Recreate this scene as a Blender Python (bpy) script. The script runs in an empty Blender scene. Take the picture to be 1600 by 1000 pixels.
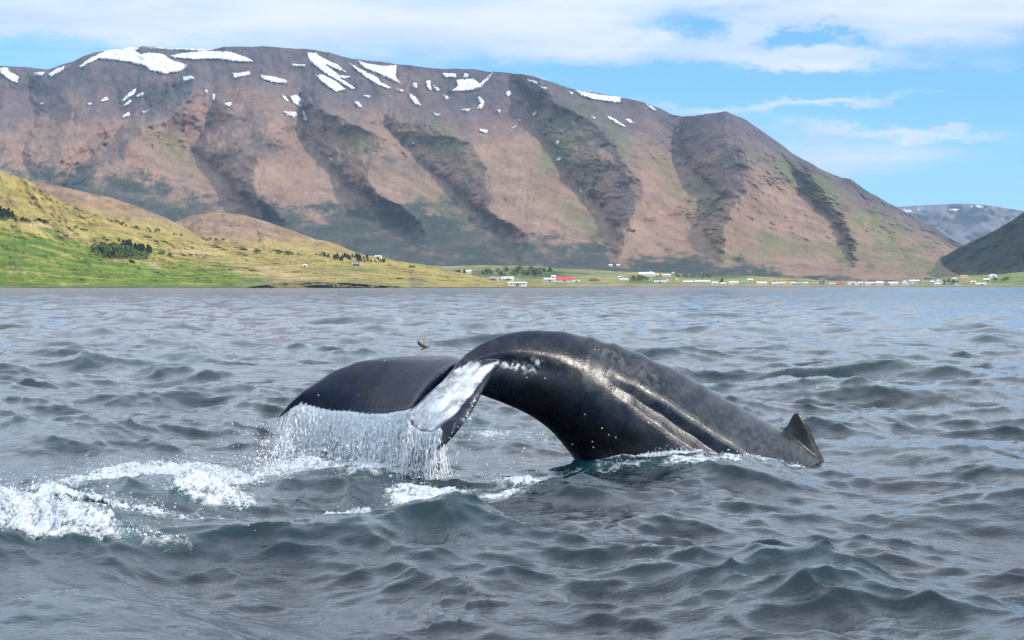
import bpy, bmesh, math, random
import numpy as np
from mathutils import Vector

# ------------------------------------------------------------------ camera, world, sun, exposure
S = bpy.context.scene
COL = S.collection
F = 2740.0                      # focal length in photograph pixels (1600 wide)
CAM_H = 2.1                     # eye height above the mean sea level
HZ = 446.0                      # row of the true horizon in the photograph
TH = math.atan((500 - HZ) / F)

cam_d = bpy.data.cameras.new('camera')
cam_d.lens = 36.0 * F / 1600.0
cam_d.sensor_width = 36.0
cam_d.clip_start = 0.1
cam_d.clip_end = 60000
cam = bpy.data.objects.new('camera', cam_d)
cam.location = (0, 0, CAM_H)
cam.rotation_euler = (math.pi / 2 - TH, 0, 0)
COL.objects.link(cam)
S.camera = cam

SUN_AZ = math.radians(115)      # clockwise from the viewing direction: from the right, a little behind
SUN_EL = math.radians(32)
sun_dir = Vector((math.cos(SUN_EL) * math.sin(SUN_AZ), math.cos(SUN_EL) * math.cos(SUN_AZ), math.sin(SUN_EL)))
sd = bpy.data.lights.new('sun', 'SUN')
sd.energy = 4.0
sd.angle = math.radians(0.6)
sd.color = (1.0, 0.93, 0.82)
sun = bpy.data.objects.new('sun', sd)
sun.rotation_euler = (-sun_dir).to_track_quat('-Z', 'Y').to_euler()
COL.objects.link(sun)

world = bpy.data.worlds.new('World')
S.world = world
world.use_nodes = True
SKY_STRENGTH = 0.10
HAZE_DENSITY = 3.1e-5


class NT:
    """small helper for building node trees"""
    def __init__(self, tree):
        self.t = tree
        self.n = tree.nodes
        self.l = tree.links

    def node(self, kind, **kw):
        x = self.n.new(kind)
        for k, v in kw.items():
            setattr(x, k, v)
        return x

    def set(self, sock, v):
        if hasattr(v, 'is_output') or isinstance(v, bpy.types.NodeSocket):
            self.l.new(v, sock)
        else:
            if isinstance(v, (tuple, list)) and len(v) == 3 and sock.type == 'RGBA':
                v = (*v, 1)
            sock.default_value = v

    def math(self, op, a, b=0.0, c=None, clamp=False):
        x = self.node('ShaderNodeMath', operation=op, use_clamp=clamp)
        self.set(x.inputs[0], a)
        self.set(x.inputs[1], b)
        if c is not None:
            self.set(x.inputs[2], c)
        return x.outputs[0]

    def vmath(self, op, a, b=(0, 0, 0)):
        x = self.node('ShaderNodeVectorMath', operation=op)
        self.set(x.inputs[0], a)
        self.set(x.inputs[1], b)
        return x.outputs[0]

    def mix(self, f, a, b, blend='MIX'):
        x = self.node('ShaderNodeMix', data_type='RGBA', blend_type=blend)
        self.set(x.inputs[0], f)
        self.set(x.inputs[6], a)
        self.set(x.inputs[7], b)
        return x.outputs[2]

    def noise(self, vec, scale, detail=4.0, rough=0.5, dist=0.0):
        x = self.node('ShaderNodeTexNoise')
        x.inputs['Scale'].default_value = scale
        x.inputs['Detail'].default_value = detail
        x.inputs['Roughness'].default_value = rough
        x.inputs['Distortion'].default_value = dist
        if vec is not None:
            self.l.new(vec, x.inputs['Vector'])
        return x.outputs['Fac']

    def maprange(self, v, a, b, c=0.0, d=1.0, smooth=True):
        x = self.node('ShaderNodeMapRange')
        x.interpolation_type = 'SMOOTHSTEP' if smooth else 'LINEAR'
        self.set(x.inputs[0], v)
        x.inputs[1].default_value, x.inputs[2].default_value = a, b
        x.inputs[3].default_value, x.inputs[4].default_value = c, d
        return x.outputs[0]

    def xyz(self, v):
        x = self.node('ShaderNodeSeparateXYZ')
        self.l.new(v, x.inputs[0])
        return x.outputs

    def comb(self, x_, y_, z_):
        x = self.node('ShaderNodeCombineXYZ')
        for i, v in enumerate((x_, y_, z_)):
            self.set(x.inputs[i], v)
        return x.outputs[0]

    def mapping(self, vec, scale=(1, 1, 1), rot=(0, 0, 0)):
        x = self.node('ShaderNodeMapping')
        self.l.new(vec, x.inputs[0])
        x.inputs['Scale'].default_value = scale
        x.inputs['Rotation'].default_value = rot
        return x.outputs[0]


def build_world():
    N = NT(world.node_tree)
    N.n.clear()
    out = N.node('ShaderNodeOutputWorld')
    bg = N.node('ShaderNodeBackground')
    bg.inputs[1].default_value = SKY_STRENGTH
    N.l.new(bg.outputs[0], out.inputs[0])
    sky = N.node('ShaderNodeTexSky', sky_type='NISHITA')
    sky.sun_disc = False
    sky.sun_elevation = SUN_EL
    sky.sun_rotation = SUN_AZ
    sky.altitude = 0
    sky.air_density = 1.0
    sky.dust_density = 0.3
    sky.ozone_density = 3.0
    tc = N.node('ShaderNodeTexCoord')
    d = N.vmath('NORMALIZE', tc.outputs['Generated'])
    x, y, z = N.xyz(d)
    zz = N.math('MAXIMUM', z, 0.0)
    az = N.math('ARCTAN2', x, y)
    den = N.math('ADD', zz, 0.12)
    p = N.comb(N.math('DIVIDE', x, den), N.math('DIVIDE', y, den), 0.0)
    n1 = N.noise(p, 0.55, 7.0, 0.55, 0.3)
    n2 = N.noise(N.mapping(p, (0.8, 2.2, 1)), 1.3, 6.0, 0.6)
    cov = N.math('MULTIPLY', N.math('SUBTRACT', n1, 0.5), 2.2)
    cov = N.math('ADD', cov, N.math('MULTIPLY', N.math('SUBTRACT', n2, 0.5), 1.0))
    # overall cover: broken cloud all over the sky, thinner near the horizon
    cov = N.math('ADD', cov, N.maprange(zz, 0.11, 0.26, -0.10, .95))
    # the cloud banks seen in the photograph (direction in radians, size, weight)
    banks = [(330, 30, 760, 75, .62), (1000, 72, 240, 34, .75), (1440, 38, 240, 44, .85), (1250, 66, 46, 14, -1.3),
             (1060, 52, 75, 28, -.9), (1255, 104, 95, 15, .75), (1280, 165, 200, 10, .65), (1420, 218, 140, 9, .6),
             (1300, 210, 120, 10, .35), (1330, 258, 220, 22, .40), (1500, 135, 60, 8, .35), (1330, 138, 340, 14, -.75),
             (1000, 140, 200, 22, -.45), (1500, 185, 160, 14, -.5), (60, 90, 160, 30, -.25), (1500, 300, 300, 18, -.1)]
    wp = N.comb(N.math('MULTIPLY', az, 1.0), N.math('MULTIPLY', z, 2.6), 0.0)
    w1 = N.noise(wp, 16.0, 6.0, .62)
    w2 = N.noise(N.mapping(wp, (1, 1, 1), (0, 0, 1.3)), 19.0, 6.0, .62)
    azw = N.math('ADD', az, N.math('MULTIPLY', N.math('SUBTRACT', w1, .5), .13))
    zw = N.math('ADD', z, N.math('MULTIPLY', N.math('SUBTRACT', w2, .5), .040))
    cov = N.math('ADD', cov, N.math('MULTIPLY', N.math('SUBTRACT', w1, .5), .55))
    for (bx, by, sx, sy, w) in banks:
        a0, e0 = math.atan((bx - 800) / F), (HZ - by) / F
        u = N.math('DIVIDE', N.math('SUBTRACT', azw, a0), sx / F)
        v = N.math('DIVIDE', N.math('SUBTRACT', zw, e0), sy / F)
        q = N.math('ADD', N.math('MULTIPLY', u, u), N.math('MULTIPLY', v, v))
        g = N.math('EXPONENT', N.math('MULTIPLY', q, -1.0))
        cov = N.math('ADD', cov, N.math('MULTIPLY', g, w))
    mask = N.maprange(cov, -0.25, 0.62)
    shade = N.noise(N.mapping(p, (0.9, 1.6, 1)), 1.6, 5.0, 0.55)
    cloud = N.mix(N.maprange(shade, 0.3, 0.7), (6.2, 7.6, 9.6), (9.3, 9.8, 10.2))
    lift = N.maprange(zz, 0.14, 0.26, 1.0, 1.8)          # thick cloud overhead, brightened past the veil low down to light the water
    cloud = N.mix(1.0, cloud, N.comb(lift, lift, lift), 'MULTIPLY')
    blue = N.mix(1.0, sky.outputs[0], (0.74, 1.38, 2.20), 'MULTIPLY')
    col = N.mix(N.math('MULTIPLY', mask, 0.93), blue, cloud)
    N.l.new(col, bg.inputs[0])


build_world()
S.view_settings.view_transform = 'Standard'
S.view_settings.look = 'None'
S.view_settings.exposure = 0.0
S.view_settings.gamma = 1.0
S.view_settings.use_curve_mapping = False
S.render.engine = 'CYCLES'
S.cycles.max_bounces = 6
S.cycles.volume_bounces = 0
S.cycles.transparent_max_bounces = 12
S.cycles.use_denoising = True
try:
    S.cycles.denoiser = 'OPENIMAGEDENOISE'
except Exception:
    pass

rng = np.random.default_rng(7)
random.seed(7)


# ------------------------------------------------------------------ geometry helpers
def W(px, py, Y):
    """photograph pixel at a distance Y along the viewing axis -> world point"""
    px, py, Y = np.asarray(px, float), np.asarray(py, float), np.asarray(Y, float)
    up = (500.0 - py) / F
    dy = math.cos(TH) + up * math.sin(TH)
    dz = -math.sin(TH) + up * math.cos(TH)
    return np.stack([(px - 800) / F / dy * Y, Y + 0 * px, CAM_H + dz / dy * Y], -1)


def on_sea(px, py, z=0.0):
    """photograph pixel -> the point where its line of sight meets the level z"""
    up = (500.0 - py) / F
    dy = math.cos(TH) + up * math.sin(TH)
    dz = -math.sin(TH) + up * math.cos(TH)
    k = (z - CAM_H) / dz
    return np.array([(px - 800) / F * k, dy * k, z])


def new_mesh(name, verts, faces, smooth=True):
    verts = np.asarray(verts, np.float32)
    faces = np.asarray(faces, np.int32)
    me = bpy.data.meshes.new(name)
    me.vertices.add(len(verts))
    me.vertices.foreach_set('co', verts.ravel())
    nf, k = faces.shape
    me.loops.add(nf * k)
    me.loops.foreach_set('vertex_index', faces.ravel())
    me.polygons.add(nf)
    me.polygons.foreach_set('loop_start', np.arange(nf, dtype=np.int32) * k)
    if smooth:
        me.polygons.foreach_set('use_smooth', np.ones(nf, bool))
    me.update(calc_edges=True)
    me.validate()
    return me


def grid_faces(ny, nx):
    i = np.arange(ny - 1)[:, None] * nx + np.arange(nx - 1)[None, :]
    return np.stack([i, i + 1, i + nx + 1, i + nx], -1).reshape(-1, 4)


def link(name, me, mat=None, parent=None):
    o = bpy.data.objects.new(name, me)
    COL.objects.link(o)
    if mat is not None and not me.materials:
        me.materials.append(mat)
    if parent is not None:
        o.parent = parent
    return o


def tag(o, label=None, cat=None, group=None, kind=None):
    for k, v in (('label', label), ('category', cat), ('group', group), ('kind', kind)):
        if v:
            o[k] = v
    return o


def empty(name, loc=(0, 0, 0), rz=0.0):
    o = bpy.data.objects.new(name, None)
    o.location = loc
    o.rotation_euler = (0, 0, rz)
    COL.objects.link(o)
    return o


def attr_color(me, name, rgb):
    a = me.color_attributes.new(name, 'FLOAT_COLOR', 'POINT')
    rgba = np.ones((len(me.vertices), 4), np.float32)
    rgba[:, :3] = rgb
    a.data.foreach_set('color', rgba.ravel())


def attr_float(me, name, v):
    a = me.attributes.new(name, 'FLOAT', 'POINT')
    a.data.foreach_set('value', np.asarray(v, np.float32).ravel())


def field(ny, nx, beta=2.0, seed=0, ax=1.0, ay=1.0, lo=0.0):
    """smooth random relief with a power-law spectrum, mean 0 and deviation 1"""
    r = np.random.default_rng(seed)
    ky = np.fft.fftfreq(ny)[:, None] * nx * ay       # same unit as kx: cycles over the width
    kx = np.fft.rfftfreq(nx)[None, :] * nx * ax
    k = np.sqrt(ky ** 2 + kx ** 2)
    k[0, 0] = 1
    amp = k ** (-beta / 2 - 0.5)
    amp[k < lo] = 0
    amp[0, 0] = 0
    w = np.fft.rfft2(r.standard_normal((ny, nx)))
    f = np.fft.irfft2(w * amp, s=(ny, nx))
    return f / f.std()


def sstep(x, a, b):
    t = np.clip((x - a) / (b - a), 0, 1)
    return t * t * (3 - 2 * t)


def interp(pts, x):
    p = np.asarray(pts, float)
    return np.interp(x, p[:, 0], p[:, 1])


def smooth_interp(pts, x, r=6.0):
    return sum(interp(pts, x + d) for d in np.linspace(-r, r, 5)) / 5


def in_poly(px, py, poly):
    p = np.asarray(poly, float)
    q = np.roll(p, -1, 0)
    ins = np.zeros(px.shape, bool)
    for (x0, y0), (x1, y1) in zip(p, q):
        if y0 == y1:
            continue
        c = ((y0 > py) != (y1 > py)) & (px < (x1 - x0) * (py - y0) / (y1 - y0) + x0)
        ins ^= c
    return ins


def poly_sd(px, py, poly):
    """signed distance to a polygon, positive inside"""
    p = np.asarray(poly, float)
    q = np.roll(p, -1, 0)
    d = np.full(px.shape, 1e9)
    for (x0, y0), (x1, y1) in zip(p, q):
        ex, ey = x1 - x0, y1 - y0
        t = np.clip(((px - x0) * ex + (py - y0) * ey) / (ex * ex + ey * ey + 1e-9), 0, 1)
        d = np.minimum(d, np.hypot(px - x0 - t * ex, py - y0 - t * ey))
    return np.where(in_poly(px, py, p), d, -d)


def blend(c, col, m):
    return c * (1 - m[..., None]) + np.asarray(col, float) * m[..., None]


def gauss(px, py, x, y, sx, sy, rot=0.0):
    c, s = math.cos(rot), math.sin(rot)
    dx, dy = px - x, py - y
    u, v = (dx * c + dy * s) / sx, (-dx * s + dy * c) / sy
    return np.exp(-(u * u + v * v))


# ------------------------------------------------------------------ materials
def new_mat(name):
    m = bpy.data.materials.new(name)
    m.use_nodes = True
    N = NT(m.node_tree)
    b = N.n['Principled BSDF']
    return m, N, b


def plain(name, col, rough=0.7, scale=3.0, var=0.12):
    m, N, b = new_mat(name)
    tc = N.node('ShaderNodeTexCoord')
    n = N.noise(tc.outputs['Object'], scale, 3.0)
    c = N.mix(N.maprange(n, 0.3, 0.7), tuple(x * (1 - var) for x in col), tuple(min(1, x * (1 + var)) for x in col))
    N.l.new(c, b.inputs['Base Color'])
    b.inputs['Roughness'].default_value = rough
    return m


def terrain_mat(name, s_big, s_fine, bump=1.0, bdist=8.0, contrast=0.35):
    """ground whose broad colours come with the mesh; grain and fine relief by noise in world space"""
    m, N, b = new_mat(name)
    g = N.node('ShaderNodeNewGeometry')
    at = N.node('ShaderNodeAttribute', attribute_name='tint')
    pos = g.outputs['Position']
    a = N.noise(pos, s_big, 8.0, 0.62)
    f = N.noise(N.mapping(pos, (1, 1, 2.5)), s_fine, 6.0, 0.65)
    k = N.math('ADD', N.maprange(a, 0.25, 0.75, 1 - contrast, 1 + contrast), N.maprange(f, 0.25, 0.75, -contrast * .7, contrast * .7))
    col = N.mix(1.0, at.outputs['Color'], N.comb(k, k, k), 'MULTIPLY')
    N.l.new(col, b.inputs['Base Color'])
    b.inputs['Roughness'].default_value = 0.95
    b.inputs['Specular IOR Level'].default_value = 0.1
    bp = N.node('ShaderNodeBump')
    bp.inputs['Strength'].default_value = bump
    bp.inputs['Distance'].default_value = bdist
    N.l.new(N.math('ADD', a, N.math('MULTIPLY', f, 0.3)), bp.inputs['Height'])
    N.l.new(bp.outputs[0], b.inputs['Normal'])
    return m


MAT_MOUNTAIN = terrain_mat('mountain_ground', 0.012, 0.05, 0.45, 12.0, .24)
MAT_HILL = terrain_mat('grass_hill_ground', 0.03, 0.12, 0.6, 2.0)
MAT_FAR = terrain_mat('far_mountain_ground', 0.004, 0.012, 0.6, 20.0)


def snow_mat():
    m, N, b = new_mat('old_snow')
    g = N.node('ShaderNodeNewGeometry')
    n = N.noise(g.outputs['Position'], 0.03, 5.0, 0.6)
    N.l.new(N.mix(n, (0.56, 0.59, 0.63), (0.80, 0.81, 0.82)), b.inputs['Base Color'])
    b.inputs['Roughness'].default_value = 0.8
    b.inputs['Specular IOR Level'].default_value = 0.2
    return m


MAT_SNOW = snow_mat()


# ------------------------------------------------------------------ land: each hill is a solid sheet with its own distance
class Land:
    def __init__(self, name, x0, x1, nx, ny, crest, bottom, depth, colour, mat, jag=0.0, seed=0, power=1.0, back=(80, 400, 1200)):
        px = np.linspace(x0, x1, nx)
        yc = smooth_interp(crest, px, 4.0)
        if jag:
            yc = yc + jag * field(4, nx, 1.6, seed + 91, lo=nx / 90)[0]
        yb = interp(bottom, px)
        v = np.linspace(0, 1, ny)[:, None] ** power
        PX = np.repeat(px[None, :], ny, 0)
        PY = yb[None, :] + (yc - yb)[None, :] * v
        Y = depth(PX, PY, yc[None, :] + 0 * PY)
        self.x0, self.x1, self.nx, self.ny = x0, x1, nx, ny
        self.PX, self.PY, self.Y, self.yc, self.yb, self.power = PX, PY, Y, yc, yb, power
        P = W(PX, PY, Y)
        rgb = colour(PX, PY, Y)
        top, topc = P[-1], rgb[-1]
        rows, cols = [P], [rgb]
        for i, bk in enumerate(back):
            q = top.copy()
            q[:, 1] += bk
            q[:, 0] += bk * top[:, 0] / top[:, 1]
            q[:, 2] = top[:, 2] * (1 - [0.06, 0.4, 1.0][i])
            rows.append(q[None])
            cols.append(topc[None])
        V = np.concatenate(rows, 0)
        C = np.concatenate(cols, 0)
        me = new_mesh(name, V.reshape(-1, 3), grid_faces(V.shape[0], nx))
        attr_color(me, 'tint', np.clip(C.reshape(-1, 3), 0, 1))
        self.obj = link(name, me, mat)
        tag(self.obj, kind='structure')

    def depth_at(self, px, py):
        px, py = np.asarray(px, float), np.asarray(py, float)
        fx = np.clip((px - self.x0) / (self.x1 - self.x0) * (self.nx - 1), 0, self.nx - 1.001)
        i = fx.astype(int)
        a = fx - i
        yc = self.yc[i] * (1 - a) + self.yc[i + 1] * a
        yb = self.yb[i] * (1 - a) + self.yb[i + 1] * a
        v = np.clip((py - yb) / (yc - yb), 0, 1) ** (1 / self.power)
        fy = np.clip(v * (self.ny - 1), 0, self.ny - 1.001)
        j = fy.astype(int)
        b = fy - j
        Y = self.Y
        return (Y[j, i] * (1 - a) + Y[j, i + 1] * a) * (1 - b) + (Y[j + 1, i] * (1 - a) + Y[j + 1, i + 1] * a) * b

    def at(self, px, py):
        return W(px, py, self.depth_at(px, py))


# --- the big mountain: spur (1) and gully (0) lines, left to right
LINES = [
    (1, [(-120, 100), (-90, 200), (-110, 330)]),
    (0, [(40, 100), (60, 180), (40, 240), (60, 330)]),
    (1, [(90, 90), (125, 190), (105, 245), (75, 300), (60, 340)]),
    (0, [(296, 70), (290, 130), (248, 158), (205, 185), (150, 240), (112, 280), (85, 340)]),
    (1, [(310, 70), (306, 120), (303, 146), (262, 180), (223, 200), (195, 235), (163, 258), (120, 300), (100, 340)]),
    (0, [(335, 100), (332, 190), (296, 230), (340, 268), (385, 310), (425, 345)]),
    (1, [(375, 70), (385, 150), (418, 190), (402, 240), (396, 280), (405, 312), (445, 346)]),
    (0, [(470, 70), (476, 161), (482, 202), (527, 271), (556, 296), (600, 322), (640, 350)]),
    (1, [(500, 80), (511, 169), (552, 196), (597, 214), (586, 247), (568, 280), (582, 304), (620, 322), (660, 350)]),
    (0, [(590, 90), (601, 193), (630, 218), (654, 247), (687, 275), (724, 308), (757, 333), (800, 360)]),
    (1, [(640, 100), (660, 190), (695, 212), (740, 226), (770, 263), (774, 300), (768, 329), (815, 360)]),
    (0, [(790, 110), (838, 150), (848, 205), (874, 247), (912, 304), (954, 354), (963, 372)]),
    (1, [(845, 118), (856, 141), (872, 164), (912, 183), (940, 196), (969, 251), (980, 265), (995, 287), (990, 312), (972, 361), (975, 376)]),
    (0, [(1050, 170), (1058, 200), (1063, 228), (1083, 262), (1102, 278), (1136, 308), (1106, 357), (1116, 388)]),
    (1, [(1133, 170), (1150, 195), (1161, 213), (1175, 255), (1190, 274), (1174, 297), (1146, 327), (1127, 386)]),
    (0, [(1230, 230), (1250, 280), (1266, 307), (1305, 348), (1330, 400)]),
    (1, [(1250, 240), (1268, 285), (1281, 300), (1314, 338), (1338, 400)]),
    (0, [(1560, 300), (1580, 420)]),
]
LINE_W = [.5, .6, .45, 1, 1, 1, 1, 1, 1, .85, .8, 1, 1.1, 1.0, 1, .45, .5, .2]
CREST_M = [(-400, 150), (-200, 112), (0, 104), (40, 105), (75, 107), (110, 97), (150, 82), (200, 73), (270, 75), (335, 77), (346, 74), (420, 72), (480, 77),
           (550, 90), (620, 101), (700, 107), (770, 111), (830, 118), (870, 130), (900, 141), (960, 150), (1010, 160), (1050, 178),
           (1070, 184), (1100, 179), (1133, 172), (1160, 184), (1200, 212), (1240, 240), (1280, 262), (1318, 280), (1328, 281), (1370, 306), (1420, 335),
           (1460, 357), (1500, 380), (1540, 402), (1600, 425), (1720, 441)]


def spur_relief(PX, PY):
    xs = np.stack([np.interp(PY, [p[1] for p in L], [p[0] for p in L]) for _, L in LINES], 0)
    wig = 4.5 * field(PX.shape[0], PX.shape[1], 2.2, 5, lo=6)
    X = PX + wig + 1.8 * field(PX.shape[0], PX.shape[1], 1.8, 6, lo=50)
    r = np.zeros(PX.shape)
    for i in range(len(LINES) - 1):
        a, b = xs[i], xs[i + 1]
        m = (X >= a) & (X < b)
        t = np.clip((X - a) / np.maximum(b - a, 3), 0, 1)
        va, vb = LINES[i][0] * LINE_W[i], LINES[i + 1][0] * LINE_W[i + 1]
        if LINES[i][0] == 0:          # shaded, steep side: gully -> spur
            t = t ** 0.75
        else:                         # sunny, long side: spur -> gully
            t = t ** 1.15
        r = np.where(m, va + (vb - va) * t, r)
    r = np.where(X >= xs[-1], 0, r)
    st = [140, 130, 150, 150, 140, 185, 185, 160, 165, 195, 200, 130, 130, 205, 208, 285, 285, 300]
    fa = np.zeros(PX.shape)
    for i in range(len(LINES) - 1):
        m = (X >= xs[i]) & (X < xs[i + 1])
        t = np.clip((X - xs[i]) / np.maximum(xs[i + 1] - xs[i], 3), 0, 1)
        y0 = st[i] + (st[i + 1] - st[i]) * t
        fa = np.where(m, sstep(PY, y0 - 34, y0 + 22), fa)
    return .45 + (r - .45) * (.12 + .88 * fa)


def blur(a, n=1):
    for _ in range(n):
        p = np.pad(a, 1, mode='edge')
        a = (p[:-2, 1:-1] + p[2:, 1:-1] + p[1:-1, :-2] + p[1:-1, 2:] + 4 * a) / 8
    return a


REL = {}


def depth_m(PX, PY, YC):
    v = np.clip((446 - PY) / (446 - YC + 1e-6), 0, 1)
    y0 = interp([(-400, 3300), (1000, 3300), (1600, 3400)], PX)
    ycrest = interp([(-400, 6000), (300, 5900), (700, 5700), (900, 5500), (1060, 5500), (1133, 5300), (1300, 5050), (1500, 4700), (1720, 4500)], PX)
    Y = y0 + (ycrest - y0) * v ** 0.62
    r = blur(spur_relief(PX, PY), 1)
    REL['r'] = r
    env = sstep(v, 0.06, 0.42) * (0.55 + 0.45 * (1 - sstep(v, 0.75, 1.0)))
    Y = Y - 395 * (r - 0.45) * env
    ny, nx = PX.shape
    n1 = field(ny, nx, 2.4, 11, ax=1.0, ay=1.3, lo=8)
    n2 = field(ny, nx, 1.7, 12, ax=1.0, ay=2.6, lo=30)      # ribs running downhill
    Y = Y + (17 * n1 + 1.5 * n2) * (0.35 + 0.65 * sstep(v, 0.02, 0.3))
    return Y


def colour_m(PX, PY, Y):
    ny, nx = PX.shape
    v = np.clip((446 - PY) / (446 - PY[-1:] + 1e-6), 0, 1)
    n1 = field(ny, nx, 1.8, 21, lo=8)
    n2 = field(ny, nx, 1.2, 22, ax=1, ay=2.2, lo=18)
    n3 = field(ny, nx, 1.4, 23, ax=1, ay=.4, lo=14)
    c = np.zeros(PX.shape + (3,)) + np.array((0.215, 0.136, 0.098))
    c = blend(c, (0.245, 0.165, 0.115), sstep(n2 + .6 * n1, 0.2, 1.6) * .7)
    c = blend(c, (0.150, 0.088, 0.068), sstep(n1 - .5 * n2, 0.3, 1.8) * .6)
    # upper, barer and darker rock
    c = blend(c, (0.100, 0.076, 0.084), sstep(v + .05 * n1, 0.58, 0.88) * .85)
    c = blend(c, (0.070, 0.062, 0.072), sstep(v + .04 * n1, 0.85, 1.0) * .8)
    # dark basalt cliffs, and shade painted onto left-facing gully sides
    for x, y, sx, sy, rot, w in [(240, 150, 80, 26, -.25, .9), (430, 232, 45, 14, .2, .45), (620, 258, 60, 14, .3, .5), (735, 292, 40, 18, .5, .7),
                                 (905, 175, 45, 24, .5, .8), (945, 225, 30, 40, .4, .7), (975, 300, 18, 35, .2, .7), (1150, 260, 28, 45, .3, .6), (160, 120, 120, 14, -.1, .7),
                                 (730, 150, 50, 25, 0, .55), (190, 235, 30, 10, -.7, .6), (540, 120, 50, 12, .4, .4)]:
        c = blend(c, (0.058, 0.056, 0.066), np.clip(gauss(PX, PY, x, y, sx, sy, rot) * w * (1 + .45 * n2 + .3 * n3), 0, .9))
    # moss and grass
    for x, y, sx, sy, rot, w in [(880, 225, 45, 40, .7, .6), (690, 225, 50, 22, .6, .5), (1080, 300, 70, 22, .75, .45), (1270, 290, 80, 14, .5, .6), (1400, 380, 90, 25, .6, .55),
                                 (700, 330, 50, 16, .6, .45), (560, 230, 40, 30, .6, .3), (1330, 400, 90, 14, .2, .4), (270, 235, 40, 18, .6, .35), (960, 215, 60, 14, .7, .35),
                                 (1150, 400, 60, 12, 0, .4), (900, 340, 60, 14, .6, .4), (1220, 380, 60, 12, .3, .3)]:
        c = blend(c, (0.105, 0.115, 0.045), np.clip(gauss(PX, PY, x, y, sx * 1.15, sy * 1.15, rot) * 1.35 * w * (1 + .6 * n2), 0, .85))
    # reddish screes
    for x, y, sx, sy, rot, w in [(310, 170, 20, 40, .3, .45), (410, 330, 30, 26, .6, .6), (610, 330, 25, 14, .4, .5), (150, 215, 70, 30, -.3, .5), (960, 305, 20, 14, -.8, .5), (1120, 340, 60, 40, .7, .3),
                                 (1240, 420, 90, 6, .06, .6)]:
        c = blend(c, (0.215, 0.125, 0.092), np.clip(gauss(PX, PY, x, y, sx, sy, rot) * w * (1 + .4 * n2), 0, .85))
    # dark green and brown band at the foot of the mountain
    edge = interp([(-400, 222), (0, 245), (150, 266), (300, 298), (420, 328), (560, 322), (700, 340), (820, 362), (960, 385), (1100, 400), (1250, 425), (1400, 445), (1700, 450)], PX)
    m = sstep(PY + 12 * n1 + 6 * n3, edge - 14, edge + 22)
    c = blend(c, (0.040, 0.048, 0.042), m * .95)
    c = blend(c, (0.024, 0.038, 0.030), m * sstep(n3 + .5 * n1, 0.2, 1.4) * .8)
    c = blend(c, (0.125, 0.090, 0.066), m * sstep(-n3 - .4 * n1, 0.7, 1.7) * .6)
    return np.clip(c, 0.02, 1)


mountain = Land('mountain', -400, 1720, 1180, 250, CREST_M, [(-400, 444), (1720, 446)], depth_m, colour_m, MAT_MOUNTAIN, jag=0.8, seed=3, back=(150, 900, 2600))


def far_depth(PX, PY, YC):
    v = np.clip((446 - PY) / (446 - YC), 0, 1)
    return 11500 + 3000 * v ** .8 + 120 * field(*PX.shape, 2.4, 41, lo=6)


def far_colour(PX, PY, Y):
    c = np.zeros(PX.shape + (3,)) + np.array((0.10, 0.085, 0.09))
    n = field(*PX.shape, 1.6, 42, lo=4)
    return blend(c, (0.15, 0.11, 0.09), sstep(n, 0, 1.5) * sstep(PY, 330, 390))


far_mountain = Land('far_mountain', 1200, 1900, 200, 60, [(1200, 352), (1380, 328), (1405, 323), (1450, 320), (1500, 318), (1540, 321), (1600, 329), (1700, 334), (1900, 350)],
                    [(1200, 445), (1900, 445)], far_depth, far_colour, MAT_FAR, jag=.3, seed=4, back=(300, 1500, 3000))


def dark_depth(PX, PY, YC):
    v = np.clip((446 - PY) / (446 - YC + 1e-3), 0, 1)
    return interp([(1390, 4250), (1600, 3450), (1900, 2900)], PX) + 420 * v ** .8 + 14 * field(*PX.shape, 2.4, 51, ax=1, ay=1.5, lo=5)


def dark_colour(PX, PY, Y):
    n = field(*PX.shape, 1.6, 52, lo=4)
    c = np.zeros(PX.shape + (3,)) + np.array((0.022, 0.026, 0.022))  # the slope's shade is put into this dark base colour
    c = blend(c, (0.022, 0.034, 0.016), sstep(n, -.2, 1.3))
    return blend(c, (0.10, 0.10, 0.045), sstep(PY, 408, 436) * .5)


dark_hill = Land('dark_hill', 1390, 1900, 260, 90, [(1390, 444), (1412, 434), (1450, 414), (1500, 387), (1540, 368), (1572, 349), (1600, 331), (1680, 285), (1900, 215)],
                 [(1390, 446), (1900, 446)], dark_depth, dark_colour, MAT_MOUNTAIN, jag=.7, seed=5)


# --- low coast with the village
def shore_bottom(Ys):
    """row at which the land meets the sea (1 m under water) at the distance Ys"""
    return HZ + (CAM_H + 1.0) * F / Ys


def coast_depth(PX, PY, YC):
    b = shore_bottom(2350)
    v = np.clip((b - PY) / (b - YC), 0, 1)
    bank = 2350 + 12 * np.minimum(v / 0.10, 1) + 950 * np.clip((v - .10) / .9, 0, 1) ** .8
    return bank + 4 * field(*PX.shape, 2.2, 61, lo=12)


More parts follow.
